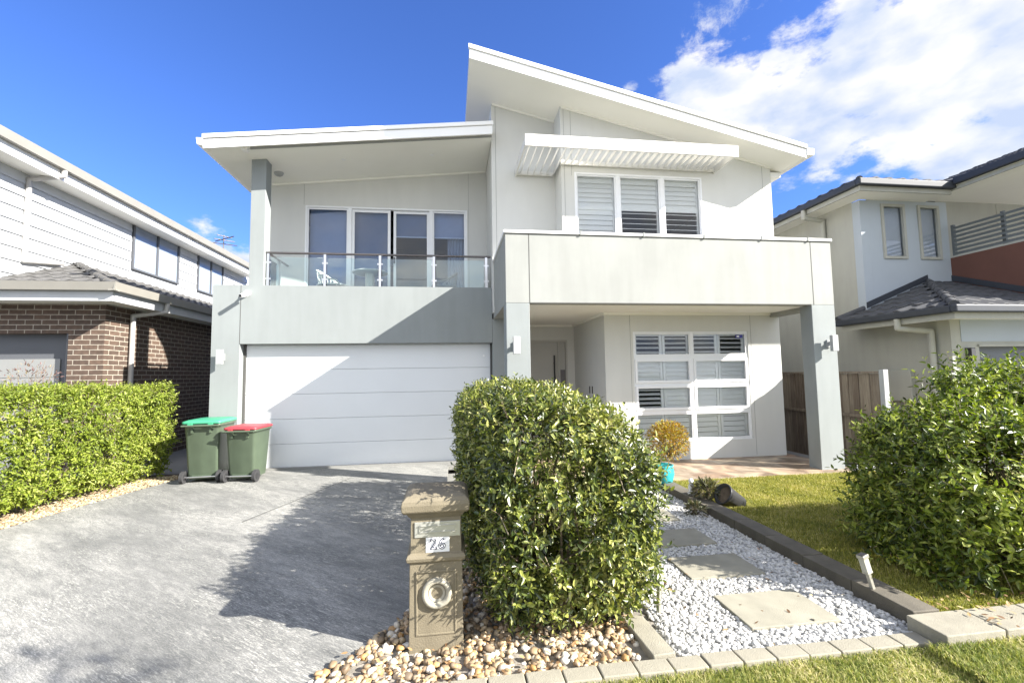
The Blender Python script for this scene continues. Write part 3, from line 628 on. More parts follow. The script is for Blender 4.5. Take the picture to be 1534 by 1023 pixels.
# ------------------------------------------------------------------ tiled roofs
def tile_sheet(mb, e0, e1, up, rise, run, clip, course=.32, wave=.30, amp=.022):
    """e0->e1 eave line, up = horizontal unit vector up the slope; clip(s,t)->bool with s along eave, t up the run"""
    e0 = Vector(e0); e1 = Vector(e1); al = (e1-e0); Ln = al.length; al.normalize(); up = Vector(up)
    sl = rise/run; ds = wave/8; ns = int(Ln/ds); nc = int(run/course)+1
    for c in range(nc):
        t0 = c*course; t1 = min(run, t0+course+.02)
        prev = None
        for i in range(ns+1):
            s_ = i*ds; wv = amp*max(0, math.sin(2*math.pi*s_/wave))**.7 if math.sin(2*math.pi*s_/wave) > 0 else amp*.35*math.sin(2*math.pi*s_/wave)
            a = e0+al*s_+up*t0+Vector((0, 0, t0*sl+.034+wv)); b = e0+al*s_+up*t1+Vector((0, 0, t1*sl+.008+wv)); l = a-Vector((0, 0, .026))
            cur = (a, b, l, s_)
            if prev and clip((prev[3]+s_)/2, (t0+min(t1, run))/2):
                mb.add([prev[0], cur[0], cur[1], prev[1], prev[2], cur[2]], [(0, 1, 2, 3), (4, 5, 1, 0)], False)
            prev = cur
    # solid underlay
    return mb
def ridge(mb, a, b, r=.09):
    a = Vector(a); b = Vector(b); n = max(1, int((b-a).length/.38)); d = (b-a)/n
    for i in range(n): mb.cyl(a+d*i+Vector((0, 0, .012)), a+d*(i+1.05), r*1.06, r*.94, n=10)

# ------------------------------------------------------------------ left neighbour
NL = empty('neighbour_house', (-8, 12, 0), 'two storey house of white weatherboards over dark brown brick, left of the driveway', 'house')
mb = MB()
wall(mb, 'Y', 9.0, .2, -16, -6.2, 0, 3.02, [(-12.0, -6.78, -.01, 2.47)])
wall(mb, 'X', -6.4, .2, 9.2, 22, 0, 3.02)
wall(mb, 'Y', 22, .2, -16, -6.2, 0, 3.02)
mb.build('wall', M['brick'], NL)
go = MB().box(-12, -6.78, 9.19, 9.22, 0, 2.47).box(-6.82, -6.78, 9.02, 9.19, 0, 2.47).build('garage_door', M['lgframe'], NL)
for k in range(6): MB().box(-11.9, -7.02, 9.17, 9.19, .02+k*.335, .02+(k+1)*.335-.008).build('door_panel', M['lgdoor'], go)
mb = MB().box(-16, -8.0, 8.6, 22, 2.9, 5.55); bd = mb.build('upper_wall', M['clad'], NL)
cl2 = MB(); z = 3.1
wins = [(12.35, 14.3), (15.3, 16.9)]
while z < 5.5:
    segs = [(8.6, 22)] if z+.25 < 4.45 else [(8.6, 12.3), (14.35, 15.25), (16.95, 22)]
    for a, b in segs: cl2.prism([(-8.0, z), (-7.955, z), (-7.985, z+.25), (-8.0, z+.25)][::-1], a, b, 'Y')
    z += .25
cl2.build('weatherboard', M['clad'], NL)
for y0, y1 in wins:
    f2 = MB(); f2.box(-8, -7.95, y0, y0+.06, 4.45, 5.54).box(-8, -7.95, y1-.06, y1, 4.45, 5.54).box(-8, -7.93, y0, y1, 4.41, 4.45).box(-8, -7.95, (y0+y1)/2-.03, (y0+y1)/2+.03, 4.45, 5.54)
    wo = f2.build('window', M['lgframe'], NL)
    MB().box(-8.01, -7.985, y0+.05, y1-.05, 4.45, 5.54).build('pane', M['blind'], wo)
    MB().add([(-7.97, y0+.06, 4.46), (-7.97, y1-.06, 4.46), (-7.97, y1-.06, 5.53), (-7.97, y0+.06, 5.53)], [(0, 1, 2, 3)]).build('glass', M['glass'], wo)
ev = MB().box(-8.6, -7.56, 8.15, 18.5, 5.55, 5.585).build('upper_soffit', M['soffit'], NL)
MB().box(-7.56, -7.52, 8.1, 18.5, 5.53, 5.74).build('fascia', M['white'], NL)
MB().prism([(-7.52, 5.72), (-7.41, 5.72), (-7.39, 5.88), (-7.42, 5.88), (-7.43, 5.75), (-7.52, 5.75)][::-1], 8.1, 18.5, 'Y').build('gutter', M['gutterL'], NL)
tl = MB(); tile_sheet(tl, (-7.46, 8.1, 5.82), (-7.46, 18.5, 5.82), (-1, 0, 0), 1.6, 4, lambda s, t: True); tl.build('upper_roof', M['tileL'], NL)
# lower roof: soffit, fascia, gutter, tiles
MB().box(-16, -5.80, 8.55, 9.0, 3.0, 3.03).box(-6.2, -5.80, 9.0, 19, 3.0, 3.03).build('soffit', M['soffit'], NL)
MB().box(-16, -5.76, 8.50, 8.54, 2.98, 3.18).box(-5.80, -5.76, 8.54, 19, 2.98, 3.18).build('fascia', M['clad'], NL)
gu = MB().prism([(8.5, 3.14), (8.40, 3.15), (8.375, 3.29), (8.40, 3.29), (8.42, 3.17), (8.5, 3.17)], -16, -5.65, 'X')
gu.prism([(-5.76, 3.14), (-5.66, 3.15), (-5.635, 3.29), (-5.66, 3.29), (-5.68, 3.17), (-5.76, 3.17)][::-1], 8.38, 19, 'Y')
gu.build('gutter', M['gutterL'], NL)
tl = MB()
tile_sheet(tl, (-16, 8.45, 3.22), (-5.70, 8.45, 3.22), (0, 1, 0), .95, 2.4, lambda s, t: 10.3-s > t and t < 2.35)
tile_sheet(tl, (-5.70, 8.45, 3.22), (-5.70, 19, 3.22), (-1, 0, 0), .9, 2.28, lambda s, t: s > t)
ridge(tl, (-5.76, 8.5, 3.24), (-8.0, 10.75, 4.13), .07)
tl.prism([(8.45, 3.19), (10.75, 4.1), (10.75, 3.1), (8.45, 3.1)], -16, -8.0, 'X')
tl.add([(-5.7, 8.45, 3.2), (-5.7, 19, 3.2), (-8, 19, 4.1), (-8, 10.75, 4.1), (-8, 8.45, 3.2)], [(0, 1, 2, 3), (0, 3, 4)])
tl.build('lower_roof', M['tileL'], NL)
# pipes
MB().path([(-7.46, 9.6, 5.76), (-7.46, 9.6, 5.60), (-7.93, 9.45, 5.45), (-7.93, 9.45, 3.88), (-7.90, 10.25, 4.02)], .045).build('downpipe', M['pipe'], NL)
MB().path([(-5.70, 9.9, 3.16), (-5.72, 9.9, 2.98), (-6.14, 9.62, 2.86), (-6.14, 9.62, 0)], .045).build('downpipe', M['pipe'], NL)
MB().box(-6.20, -6.17, 14.2, 14.9, 0, 2.1).build('side_door', M['lgframe'], NL)
an = MB().cyl((-8.6, 18.2, 6.0), (-8.6, 18.2, 7.1), .02)
for k, dz in enumerate((6.75, 6.9, 7.05)): an.cyl((-8.95+.1*k, 18.0, dz), (-8.2-.1*k, 18.4, dz), .018)
an.cyl((-8.9, 18.2, 6.85), (-8.15, 18.0, 7.0), .02); an.build('antenna', M['darksteel'], NL)

# ------------------------------------------------------------------ right neighbour
NR = empty('neighbour_house', (9, 10, 0), 'cream rendered two storey house with charcoal tiled roofs and rust red balcony wall', 'house')
mb = MB()
wall(mb, 'X', 8.5, .2, 6.6, 8.3, -.1, 2.6)
wall(mb, 'X', 8.5, .2, 8.3, 22, -.1, 5.16)
wall(mb, 'Y', 6.6, .2, 8.7, 16, -.1, 2.46, [(9.05, 13.6, -.1, 1.98)])
wall(mb, 'Y', 21.8, .2, 8.7, 16, -.1, 5.16)
mb.build('wall', M['wallR'], NR)
mb = MB(); wall(mb, 'Y', 8.12, .2, 8.7, 10.62, 2.6, 5.17, [(9.02, 9.53, 3.94, 5.06), (9.91, 10.37, 3.94, 5.05)]); mb.box(8.502, 8.7, 8.121, 8.3, 2.601, 5.15)
mb.build('upper_wall', M['wallR2'], NR)
MB().box(8.7, 14, 6.592, 6.6, 2.06, 2.44).build('eave_shade_band', M['wallR2'], NR)  # bluish strip painting the eave's shade onto the front wall
for x0, x1 in ((9.02, 9.53), (9.91, 10.37)):
    f2 = MB(); frame(f2, x0-.03, x1+.03, 3.91, 5.08, 8.09, 8.16, .055); wo = f2.build('window', M['wallR'], NR)
    MB().box(x0, x1, 8.19, 8.2, 3.95, 5.05).build('blind', M['blind'], wo)
    MB().add([(x0+.02, 8.14, 3.95), (x1-.02, 8.14, 3.95), (x1-.02, 8.14, 5.05), (x0+.02, 8.14, 5.05)], [(0, 1, 2, 3)]).build('pane', M['glass'], wo)
MB().box(10.62, 10.78, 5.7, 8.12, 2.5, 3.95).build('balcony_wall', M['rust'], NR)
MB().box(10.62, 10.78, 5.7, 8.12, 3.95, 3.985).build('balcony_capping', M['wallR'], NR)
lv = MB()
for k in range(7): lv.prism([(10.66, 4.0+k*.092), (10.72, 4.03+k*.092), (10.72, 4.07+k*.092), (10.66, 4.04+k*.092)], 5.78, 8.05, 'Y')
lv.box(10.66, 10.72, 8.05, 8.1, 3.985, 4.66).box(10.66, 10.72, 5.72, 5.78, 3.985, 4.66).box(10.72, 10.76, 7.2, 7.26, 3.985, 4.66)
lv.build('louvre_screen', M['louvre'], NR)
MB().box(12.2, 12.4, 8.52, 21.7, 2.6, 5.30).box(10.62, 12.19, 8.322, 8.5, 2.6, 5.36).box(10.785, 16, 5.7, 8.3, 2.5, 2.6).box(10.79, 10.9, 5.71, 5.8, 2.61, 5.27).box(12.2, 16, 8.322, 8.5, 2.61, 5.36).build('balcony_back_wall', M['wallR'], NR)
MB().box(8.05, 10.1, 7.65, 8.12, 5.16, 5.19).box(8.05, 8.5, 8.12, 20, 5.16, 5.19).box(10.1, 16, 5.25, 8.32, 5.28, 5.31).build('upper_soffit', M['soffit'], NR)
MB().box(8.02, 10.12, 7.62, 7.65, 5.13, 5.27).box(8.02, 8.05, 7.65, 20, 5.13, 5.27).box(10.12, 10.15, 5.25, 7.64, 5.2, 5.33).build('fascia', M['wallR'], NR)
gu = MB().box(7.92, 10.12, 7.51, 7.62, 5.22, 5.35).box(7.92, 8.02, 7.62, 20, 5.22, 5.35).box(10.02, 10.12, 5.15, 7.51, 5.28, 5.42).box(10.12, 16, 5.15, 5.25, 5.28, 5.42)
gu.build('upper_gutter', M['gutterR'], NR, bevel=.02)
tl = MB()
tile_sheet(tl, (7.96, 7.55, 5.34), (7.96, 20, 5.34), (1, 0, 0), 1.2, 3.2, lambda s, t: s > t)
tile_sheet(tl, (7.96, 7.55, 5.34), (10.1, 7.55, 5.34), (0, 1, 0), 1.0, 2.6, lambda s, t: s > t)
tile_sheet(tl, (10.06, 5.2, 5.38), (10.06, 9.8, 5.38), (1, 0, 0), 1.2, 3.0, lambda s, t: s > t*.55)
tile_sheet(tl, (10.06, 5.2, 5.38), (16, 5.2, 5.38), (0, 1, 0), .9, 2.6, lambda s, t: s > t)
ridge(tl, (8.0, 7.60, 5.34), (10.1, 9.7, 6.16), .06)
tl.add([(10.1, 5.25, 5.36), (10.1, 12, 5.36), (13.1, 12, 6.5), (13.1, 8.0, 6.5), (16, 8.0, 6.3), (16, 5.25, 5.36)], [(0, 1, 2, 3), (0, 3, 4, 5)])
tl.build('upper_roof', M['tileR'], NR)
# lower roof
MB().box(8.05, 14, 6.17, 6.6, 2.44, 2.47).box(8.05, 8.5, 6.6, 8.2, 2.44, 2.47).build('soffit', M['soffit'], NR)
MB().box(8.02, 14, 6.14, 6.17, 2.40, 2.55).box(8.02, 8.05, 6.17, 8.25, 2.40, 2.55).build('fascia', M['wallR'], NR)
MB().box(7.93, 14, 6.04, 6.14, 2.50, 2.62).box(7.93, 8.02, 6.14, 8.28, 2.50, 2.62).box(7.93, 8.5, 8.26, 8.35, 2.50, 2.62).build('lower_gutter', M['gutterR'], NR, bevel=.02)
tl = MB()
tile_sheet(tl, (7.96, 6.07, 2.60), (7.96, 8.3, 2.60), (1, 0, 0), .82, 2.05, lambda s, t: s > t and 2.25-s > -(2.1) )
tile_sheet(tl, (7.96, 6.07, 2.60), (15, 6.07, 2.60), (0, 1, 0), .82, 2.05, lambda s, t: s > t)
ridge(tl, (8.0, 6.12, 2.62), (10.0, 8.1, 3.43), .065); ridge(tl, (7.97, 8.3, 2.63), (8.5, 8.2, 2.86), .06)
tl.add([(7.96, 6.07, 2.58), (7.96, 8.3, 2.58), (10.0, 8.12, 3.4), (15, 8.12, 3.4), (15, 6.07, 2.58)], [(0, 1, 2), (0, 2, 3, 4)])
tl.build('lower_roof', M['tileR'], NR)
fl = MB().prism([(8.5, 2.86), (10.0, 3.46), (10.0, 3.58), (8.5, 2.98)], 8.10, 8.118, 'Y').prism([(8.12, 3.58), (6.1, 2.78), (6.1, 2.66), (8.12, 3.46)], 10.60, 10.618, 'X'); fl.build('flashing', M['gutterR'], NR)
MB().box(9.05, 13.6, 6.75, 6.78, -.1, 1.98).build('garage_door', M['rgdoor'], NR)
MB().box(9.02, 13.6, 6.57, 6.60, 1.97, 2.01).build('lintel', M['wallR'], NR)
pp = MB().path([(7.98, 7.05, 2.5), (7.98, 7.05, 2.33), (8.42, 6.85, 2.26), (8.42, 6.85, -.1)], .05); pp.build('downpipe', M['wallR'], NR)
MB().path([(7.97, 9.0, 5.22), (7.97, 9.0, 5.05), (8.44, 9.0, 5.0), (8.44, 9.0, 2.4)], .05).build('downpipe', M['wallR'], NR)
mo = MB().box(8.40, 8.5, 7.25, 7.75, 1.0, 1.58).build('meter_box', M['wallR'], NR, bevel=.01)
wl = MB().box(8.76, 8.84, 6.50, 6.6, 1.72, 1.95).build('wall_lamp', M['black'], NR)

# ------------------------------------------------------------------ fence
FN = empty('paling_fence', (6.9, 8, 0), 'weathered brown timber paling fence between the right column and the cream house', 'fence')
pl = MB(); y = 6.44; k = 0
while y < 14:
    h = 1.54+random.uniform(-.006, .006); o_ = (k % 2)*.014
    pl.box(6.90+o_, 6.912+o_, y, y+.118, -.2, h); y += .103; k += 1
pl.build('palings', M['paling'], FN)
MB().box(6.87, 6.96, 6.44, 14, 1.545, 1.575).build('capping', M['paling'], FN)
MB().box(6.865, 6.90, 6.44, 14, .80, .85).build('rail', M['paling'], FN)
MB().box(6.86, 6.95, 6.35, 6.43, -.2, 1.60).build('post', M['lamp'], FN, bevel=.005)
MB().box(6.855, 6.898, 6.44, 14, -.2, -.04).build('plinth', M['paling'], FN)

# ------------------------------------------------------------------ foliage generators
def leaf_mesh(P, D, Nn, Ls, Wf=.42, fold=.25, curl=.15):
    """P base points, D unit directions, Nn unit normals, Ls lengths -> verts, quad faces (6 verts, 2 quads per leaf)"""
    n = len(P); S = np.cross(D, Nn); S /= np.linalg.norm(S, axis=1, keepdims=True)+1e-9; U = np.cross(S, D)
    Ls = Ls[:, None]; W = Ls*Wf*.5
    base = P; tip = P+D*Ls-U*Ls*curl
    l1 = P+D*Ls*.3+S*W*.92+U*W*fold; l2 = P+D*Ls*.68+S*W*.72+U*(W*fold-Ls*curl*.45)
    r1 = P+D*Ls*.3-S*W*.92+U*W*fold; r2 = P+D*Ls*.68-S*W*.72+U*(W*fold-Ls*curl*.45)
    V_ = np.stack([base, r1, r2, tip, l2, l1], 1).reshape(-1, 3)
    i = (np.arange(n)*6)[:, None]
    F = np.concatenate([i+np.array([[0, 1, 2, 3]]), i+np.array([[0, 3, 4, 5]])], 1).reshape(-1, 4)
    return V_, F
def unit(a): return a/(np.linalg.norm(a, axis=-1, keepdims=True)+1e-9)
def tubes(segs, r0, r1, n=4):
    """segs (K,2,3)"""
    a = segs[:, 0]; b = segs[:, 1]; d = unit(b-a); h = np.where(np.abs(d[:, 2:3]) > .9, [[1., 0, 0]], [[0, 0, 1.]]); u = unit(np.cross(d, h)); v = np.cross(d, u)
    t = np.arange(n)*2*np.pi/n; c = np.cos(t)[None, :, None]; s = np.sin(t)[None, :, None]
    r0 = np.asarray(r0).reshape(-1, 1, 1); r1 = np.asarray(r1).reshape(-1, 1, 1)
    ring = u[:, None]*c+v[:, None]*s
    V_ = np.concatenate([a[:, None]+ring*r0, b[:, None]+ring*r1], 1).reshape(-1, 3)
    k = (np.arange(len(a))*2*n)[:, None, None]; i = np.arange(n); f = np.stack([i, (i+1) % n, (i+1) % n+n, i+n], 1)[None]
    return V_, (k+f).reshape(-1, 4)
def lump(p, s, seed):
    x, y, z = p[:, 0]*s, p[:, 1]*s, p[:, 2]*s
    return (np.sin(x*1.7+seed)+np.sin(y*2.1+1.3*seed+x)+np.sin(z*1.9+2.1*seed+y*.7)+np.sin(x*4.3+z*3.1+seed)*.5+np.sin(y*5.1-z*2.7+seed*2)*.5)/4
def shrub(root, f, lo, hi_, ntw, leafmat, leaf=.045, per=(8, 13), twl=(.08, .16), shell=.22, seed=1, upb=.5, width=.42, stems=20, pale=120, fl=1.0, dens=None, out=.6):
    rng = np.random.default_rng(seed); lo = np.array(lo); hi_ = np.array(hi_)
    P = []
    got = 0
    while got < ntw:
        p = lo+(hi_-lo)*rng.random((40000, 3)); v = f(p)
        keep = (v < 0) & (v > -shell) & (rng.random(len(p)) < np.exp(v/shell*1.6))
        if dens is not None: keep &= rng.random(len(p)) < dens(p)
        P.append(p[keep]); got += keep.sum()
    P = np.concatenate(P)[:ntw]
    e = .03; g = np.stack([f(P+np.array(d)*e)-f(P-np.array(d)*e) for d in ((1,0,0),(0,1,0),(0,0,1))], 1); g = unit(g)
    T = unit(g*out+np.array([0, 0, upb])+rng.normal(0, .38, P.shape)); TL = rng.uniform(*twl, len(P))
    m = rng.integers(per[0], per[1]+1, len(P)); idx = np.repeat(np.arange(len(P)), m)
    k = np.concatenate([np.arange(q) for q in m]); fr = k/m[idx]
    ph = rng.random(len(P))[idx]*6.28+k*2.4
    h = np.where(np.abs(T[:, 2:3]) > .9, [[1., 0, 0]], [[0, 0, 1.]]); A_ = unit(np.cross(T, h)); B_ = np.cross(T, A_)
    rad = A_[idx]*np.cos(ph)[:, None]+B_[idx]*np.sin(ph)[:, None]
    op = (.25+.55*(1-fr))[:, None]+rng.normal(0, .12, (len(idx), 1))
    D = unit(T[idx]*(1-op)+rad*(op+.25)+rng.normal(0, .12, rad.shape))
    Nn = unit(T[idx]*.8-rad*.3+np.array([0, 0, .5])+rng.normal(0, .25, rad.shape))
    base = P[idx]+T[idx]*(TL[idx]*fr)[:, None]
    Ls = leaf*(1.05-.35*fr)*rng.uniform(.55, 1.4, len(idx))
    V_, F = leaf_mesh(base, D, Nn, Ls, width)
    np_mesh('foliage', V_, F, leafmat, root)
    # stems
    cx = (lo+hi_)/2
    sg = np.stack([P-T*.02, P+T*TL[:, None]], 1)[:ntw//2]
    V2, F2 = tubes(sg, np.full(len(sg), .0022), np.full(len(sg), .001), 3)
    segs = []; r0 = []; r1 = []
    for i in range(stems):
        q = P[rng.integers(len(P))]; b = np.array([cx[0]+(q[0]-cx[0])*.35, q[1]*.85+cx[1]*.15, lo[2]]); mid = b*.45+q*.55+rng.normal(0, .04, 3)
        segs += [(b, mid), (mid, q)]; r0 += [.014, .009]; r1 += [.009, .004]
        for _ in range(4):
            q2 = P[rng.integers(len(P))]
            if np.linalg.norm(q2-mid) < .7: segs.append((mid, q2)); r0.append(.006); r1.append(.003)
    V3, F3 = tubes(np.array(segs), r0, r1, 5)
    o1 = np_mesh('branch', np.concatenate([V2, V3]), np.concatenate([F2, F3+len(V2)]), M['bark'], root)
    if pale:
        q = P[rng.integers(0, len(P), pale)]; gg = unit(rng.normal(0, .5, (pale, 3))+np.array([0, 0, 1.0]))
        sg = np.stack([q-gg*.12, q+gg*.12], 1); V4, F4 = tubes(sg, np.full(pale, .0035), np.full(pale, .002), 4)
        tag(np_mesh('bare_twig', V4, F4, M['twig'], root), kind='stuff')
def sbox(p, c, h, n=4):
    q = np.abs((p-np.array(c))/np.array(h))
    return (np.sum(q**n, axis=1)**(1/n)-1)

# centre hedge
HC = empty('hedge', (.7, 4.2, 0), 'dense dark green clipped hedge beside the brown pillar letterbox', 'hedge')
def f_c(p):
    x, y, z = p.T
    top = 1.43-.34*np.clip((x-.75)/.75, 0, 1)**1.5-.05*np.clip((3.6-y)/.8, 0, 1)-.10*np.clip((.3-x)/.3, 0, 1)
    sw = .86+.14*np.sin(np.clip(z/top, 0, 1)*2.4+.15)
    cx = .72; hx = (.57+.05*np.clip((y-2.6)/1, 0, 1))*sw; y0 = 2.62+.22*(1-np.clip(z/.5, 0, 1)); y1 = 6.2
    zc, hz = (top+.06)/2, (top-.06)/2
    qx = np.abs((x-cx)/hx); qy = np.abs((y-(y0+y1)/2)/((y1-y0)/2)); qz = np.abs((z-zc)/hz)
    d = np.maximum.reduce([(qx-1)*hx, (qy-1)*(y1-y0)/2, (qz-1)*hz])
    r_ = .16; ax = np.maximum((qx-1)*hx+r_, 0); ay = np.maximum((qy-1)*(y1-y0)/2+r_, 0); az = np.maximum((qz-1)*hz+r_, 0)
    d = np.where((ax > 0)|(ay > 0)|(az > 0), np.sqrt(ax**2+ay**2+az**2)-r_, d)
    d = d+.05*lump(p, 2.6, 1.0)+.02*lump(p, 9, 3.0)
    d = d+.035*lump(p, 5.5, 6.0)
    return np.maximum(d, np.minimum(.27-x, 3.32-y))
shrub(HC, f_c, (-.15, 2.3, .03), (1.6, 6.4, 1.75), 8600, M['leaf_dark'], .047, (8, 13), (.07, .17), .26, 5, .55, .46, 40, 160,
      dens=lambda p: np.where(p[:, 1] < 4.2, 1, np.where(p[:, 2] > 1.0, .7, .35))*np.where((lump(p, 5.0, 2.5) > .30) & (p[:, 2] < 1.25), .12, 1))
# left hedge
HL = empty('hedge', (-5.6, 5.5, 0), 'long lime green hedge along the left edge of the driveway', 'hedge')
def f_l(p):
    x, y, z = p.T
    cx = -5.50+.14*(y-6.0)*.9; hx = .50; top = 1.47+.03*np.sin(y*3); y0 = 2.6; y1 = 8.45
    inx = hx*(.80+.20*np.clip(z/.6, 0, 1))
    qx = (np.abs(x-cx)-inx); qy = np.abs(y-(y0+y1)/2)-(y1-y0)/2; qz = np.abs(z-(top+.1)/2)-(top-.1)/2
    r_ = .12; ax = np.maximum(qx+r_, 0); ay = np.maximum(qy+r_, 0); az = np.maximum(qz+r_, 0)
    d = np.maximum.reduce([qx, qy, qz]); d = np.where((ax > 0)|(ay > 0)|(az > 0), np.sqrt(ax**2+ay**2+az**2)-r_, d)
    return d+.07*lump(p, 2.4, 4.0)+.02*lump(p, 8, 2.0)
shrub(HL, f_l, (-6.8, 2.6, .05), (-4.2, 8.8, 1.8), 9500, M['leaf_lime'], .050, (8, 12), (.08, .17), .16, 9, .5, .46, 30, 110,
      dens=lambda p: np.where((p[:, 0] < -5.6+.14*(p[:, 1]-6)) & (p[:, 2] < 1.3), .15, 1))
# right shrub
HR = empty('shrub', (4.6, 3.6, 0), 'large loose glossy green shrub with upright sprigs on the lawn at the right edge', 'shrub')
def f_r(p):
    x, y, z = p.T
    a = (np.abs((x-4.08)/.66)**2.8+np.abs((y-3.15)/.60)**2.8+(np.abs(z-.52)/.72)**3)**.45-1
    b = np.sqrt(((x-4.90)/.70)**2+((y-3.26)/.66)**2+(np.abs(z-.58)/.84)**2.6)-1
    c = np.sqrt(((x-5.6)/.85)**2+((y-3.32)/.74)**2+(np.abs(z-.58)/.82)**2.6)-1
    e = np.sqrt(((x-4.30)/.17)**2+((y-3.3)/.2)**2+((z-1.34)/.34)**2)-1
    e2 = np.sqrt(((x-4.95)/.30)**2+((y-3.4)/.3)**2+((z-1.30)/.26)**2)-1
    return np.minimum.reduce([a*.8, b*.85, c*.9, e*.26, e2*.3])+.07*lump(p, 2.6, 7.0)+.03*lump(p, 8, 5.0)
shrub(HR, f_r, (3.1, 2.3, .08), (6.7, 4.4, 1.8), 5600, M['leaf_mid'], .060, (8, 13), (.10, .26), .34, 14, .6, .42, 40, 60,
      dens=lambda p: np.where((lump(p, 4.2, 5.5) > .28) & (p[:, 2] < 1.3), .15, 1))

# young street tree on the verge behind the camera: its shadow falls on the driveway
ST = empty('street_tree', (4.3, -1.3, 0), 'young slender street tree on the verge, its shadow on the driveway', 'tree')
def f_t(p):
    return (np.sqrt(np.sum(((p-np.array([4.05, -.95, 4.0]))/np.array([.8, .75, .7]))**2, axis=1))-1)*.75+.16*lump(p, 3, 2)
shrub(ST, f_t, (3, -2, 3.0), (5.2, 0, 4.9), 420, M['leaf_mid'], .07, (6, 9), (.12, .25), .6, 77, .4, .42, 12, 0)
MB().cyl((4.3, -1.3, -.05), (4.2, -1.15, 1.8), .05, .04).cyl((4.2, -1.15, 1.8), (4.05, -.95, 4.2), .04, .015).build('trunk', M['bark'], ST)
# small plants
def clump(root, c, r, n, mat, leaf, seed, up=.5, zs=1.0, width=.35, stem=None):
    rng = np.random.default_rng(seed)
    d = unit(rng.normal(0, 1, (n, 3))*np.array([1, 1, zs])+np.array([0, 0, up])); rr = r*rng.random((n, 1))**.4
    P = np.array(c)+d*rr*np.array([1, 1, zs]); D = unit(d+rng.normal(0, .4, d.shape)); Nn = unit(rng.normal(0, .5, d.shape)+np.array([0, 0, 1]))
    V_, F = leaf_mesh(P, D, Nn, leaf*rng.uniform(.6, 1.2, n), width); np_mesh('foliage', V_, F, mat, root)
    q = P[::max(1, n//40)]; sg = np.stack([np.repeat([stem if stem is not None else np.array(c)-np.array([0, 0, r*.8*zs])], len(q), 0), q], 1)
    V2, F2 = tubes(sg, np.full(len(q), .004), np.full(len(q), .002), 4); np_mesh('stem', V2, F2, M['bark'], root)
PT = empty('potted_shrub', (2.90, 6.05, .05), 'rounded orange leaved shrub in a turquoise glazed pot at the edge of the porch', 'potted plant')
MB().lathe([(0, 0), (.10, 0), (.15, .06), (.175, .16), (.165, .24), (.15, .26), (.17, .28), (.155, .285), (.14, .26), (0, .25)], (2.90, 6.05, .05)).build('pot', M['turq'], PT)
clump(PT, (2.99, 6.0, .66), .29, 3400, M['leaf_orange'], .042, 3, .3, .95)
FP = empty('toppled_pot', (3.22, 4.95, .14), 'black plastic plant pot lying toppled on its side on the stone edging', 'pot')
FP['_local'] = 1; FP.rotation_euler = (R(20), R(-58), R(-15))
MB().lathe([(0, -.14), (.085, -.14), (.115, .12), (.125, .12), (.125, .14), (.108, .14), (.08, -.12), (0, -.12)]).build('pot_shell', M['black'], FP)
MB().cyl((0, 0, .06), (0, 0, .10), .10).build('potting_soil', M['soil'], FP)
SP = empty('low_plant', (3.08, 5.15, .08), 'small dry rosette plant growing beside the toppled black pot', 'plant')
clump(SP, (3.06, 5.18, .17), .16, 340, M['leaf_small'], .075, 8, .6, .8, .4)
SP2 = empty('weed', (2.7, 4.75, 0), 'small green weed sprouting from the white gravel against the stone edging', 'plant')
clump(SP2, (2.72, 4.85, .07), .10, 90, M['leaf_small'], .08, 9, .6, .7, .3)
GO = empty('garden_ornament', (2.96, 5.35, .1), 'tiny pale stone ornament standing on the raised edging near the turquoise pot', 'ornament')
MB().lathe([(0, 0), (.045, 0), (.05, .02), (.03, .04), (.04, .08), (.03, .12), (.02, .13), (.032, .16), (.02, .19), (0, .195)], (2.95, 5.35, .1)).build('body', M['bag'], GO)
MB().ball((2.98, 5.31, .14), .03).build('arm', M['bag'], GO)
WS = empty('white_rocks', (6.3, 6.35, .05), 'crumpled white bundle lying at the foot of the right porch column', 'bundle')
mb = MB()
for x, y, z, r in ((6.28, 6.33, .06, .085), (6.42, 6.36, .07, .10), (6.35, 6.28, .05, .07), (6.52, 6.32, .05, .075)): mb.ball((x, y, z), r, 9, 6, (1.2, .9, .8))
mb.build('fabric', M['bag'], WS)
# bare ornamental shrub in front of the brick garage
BS = empty('sparse_shrub', (-6.4, 7.9, 0), 'sparse bare twiggy shrub with dusky leaves in front of the grey garage door', 'shrub')
clump(BS, (-6.45, 7.9, 1.52), .42, 320, M['leaf_pink'], .05, 12, .5, 1.0, .4, np.array([-6.4, 7.9, .0]))
rng = np.random.default_rng(4); b0 = np.array([-6.45, 7.9, .5]); sg = []
for i in range(40):
    q = np.array([-6.45, 7.9, 1.52])+rng.normal(0, .22, 3); sg.append((b0+rng.normal(0, .05, 3), q))
V2, F2 = tubes(np.array(sg), np.full(40, .007), np.full(40, .003), 4); np_mesh('branch', V2, F2, M['bark'], BS)

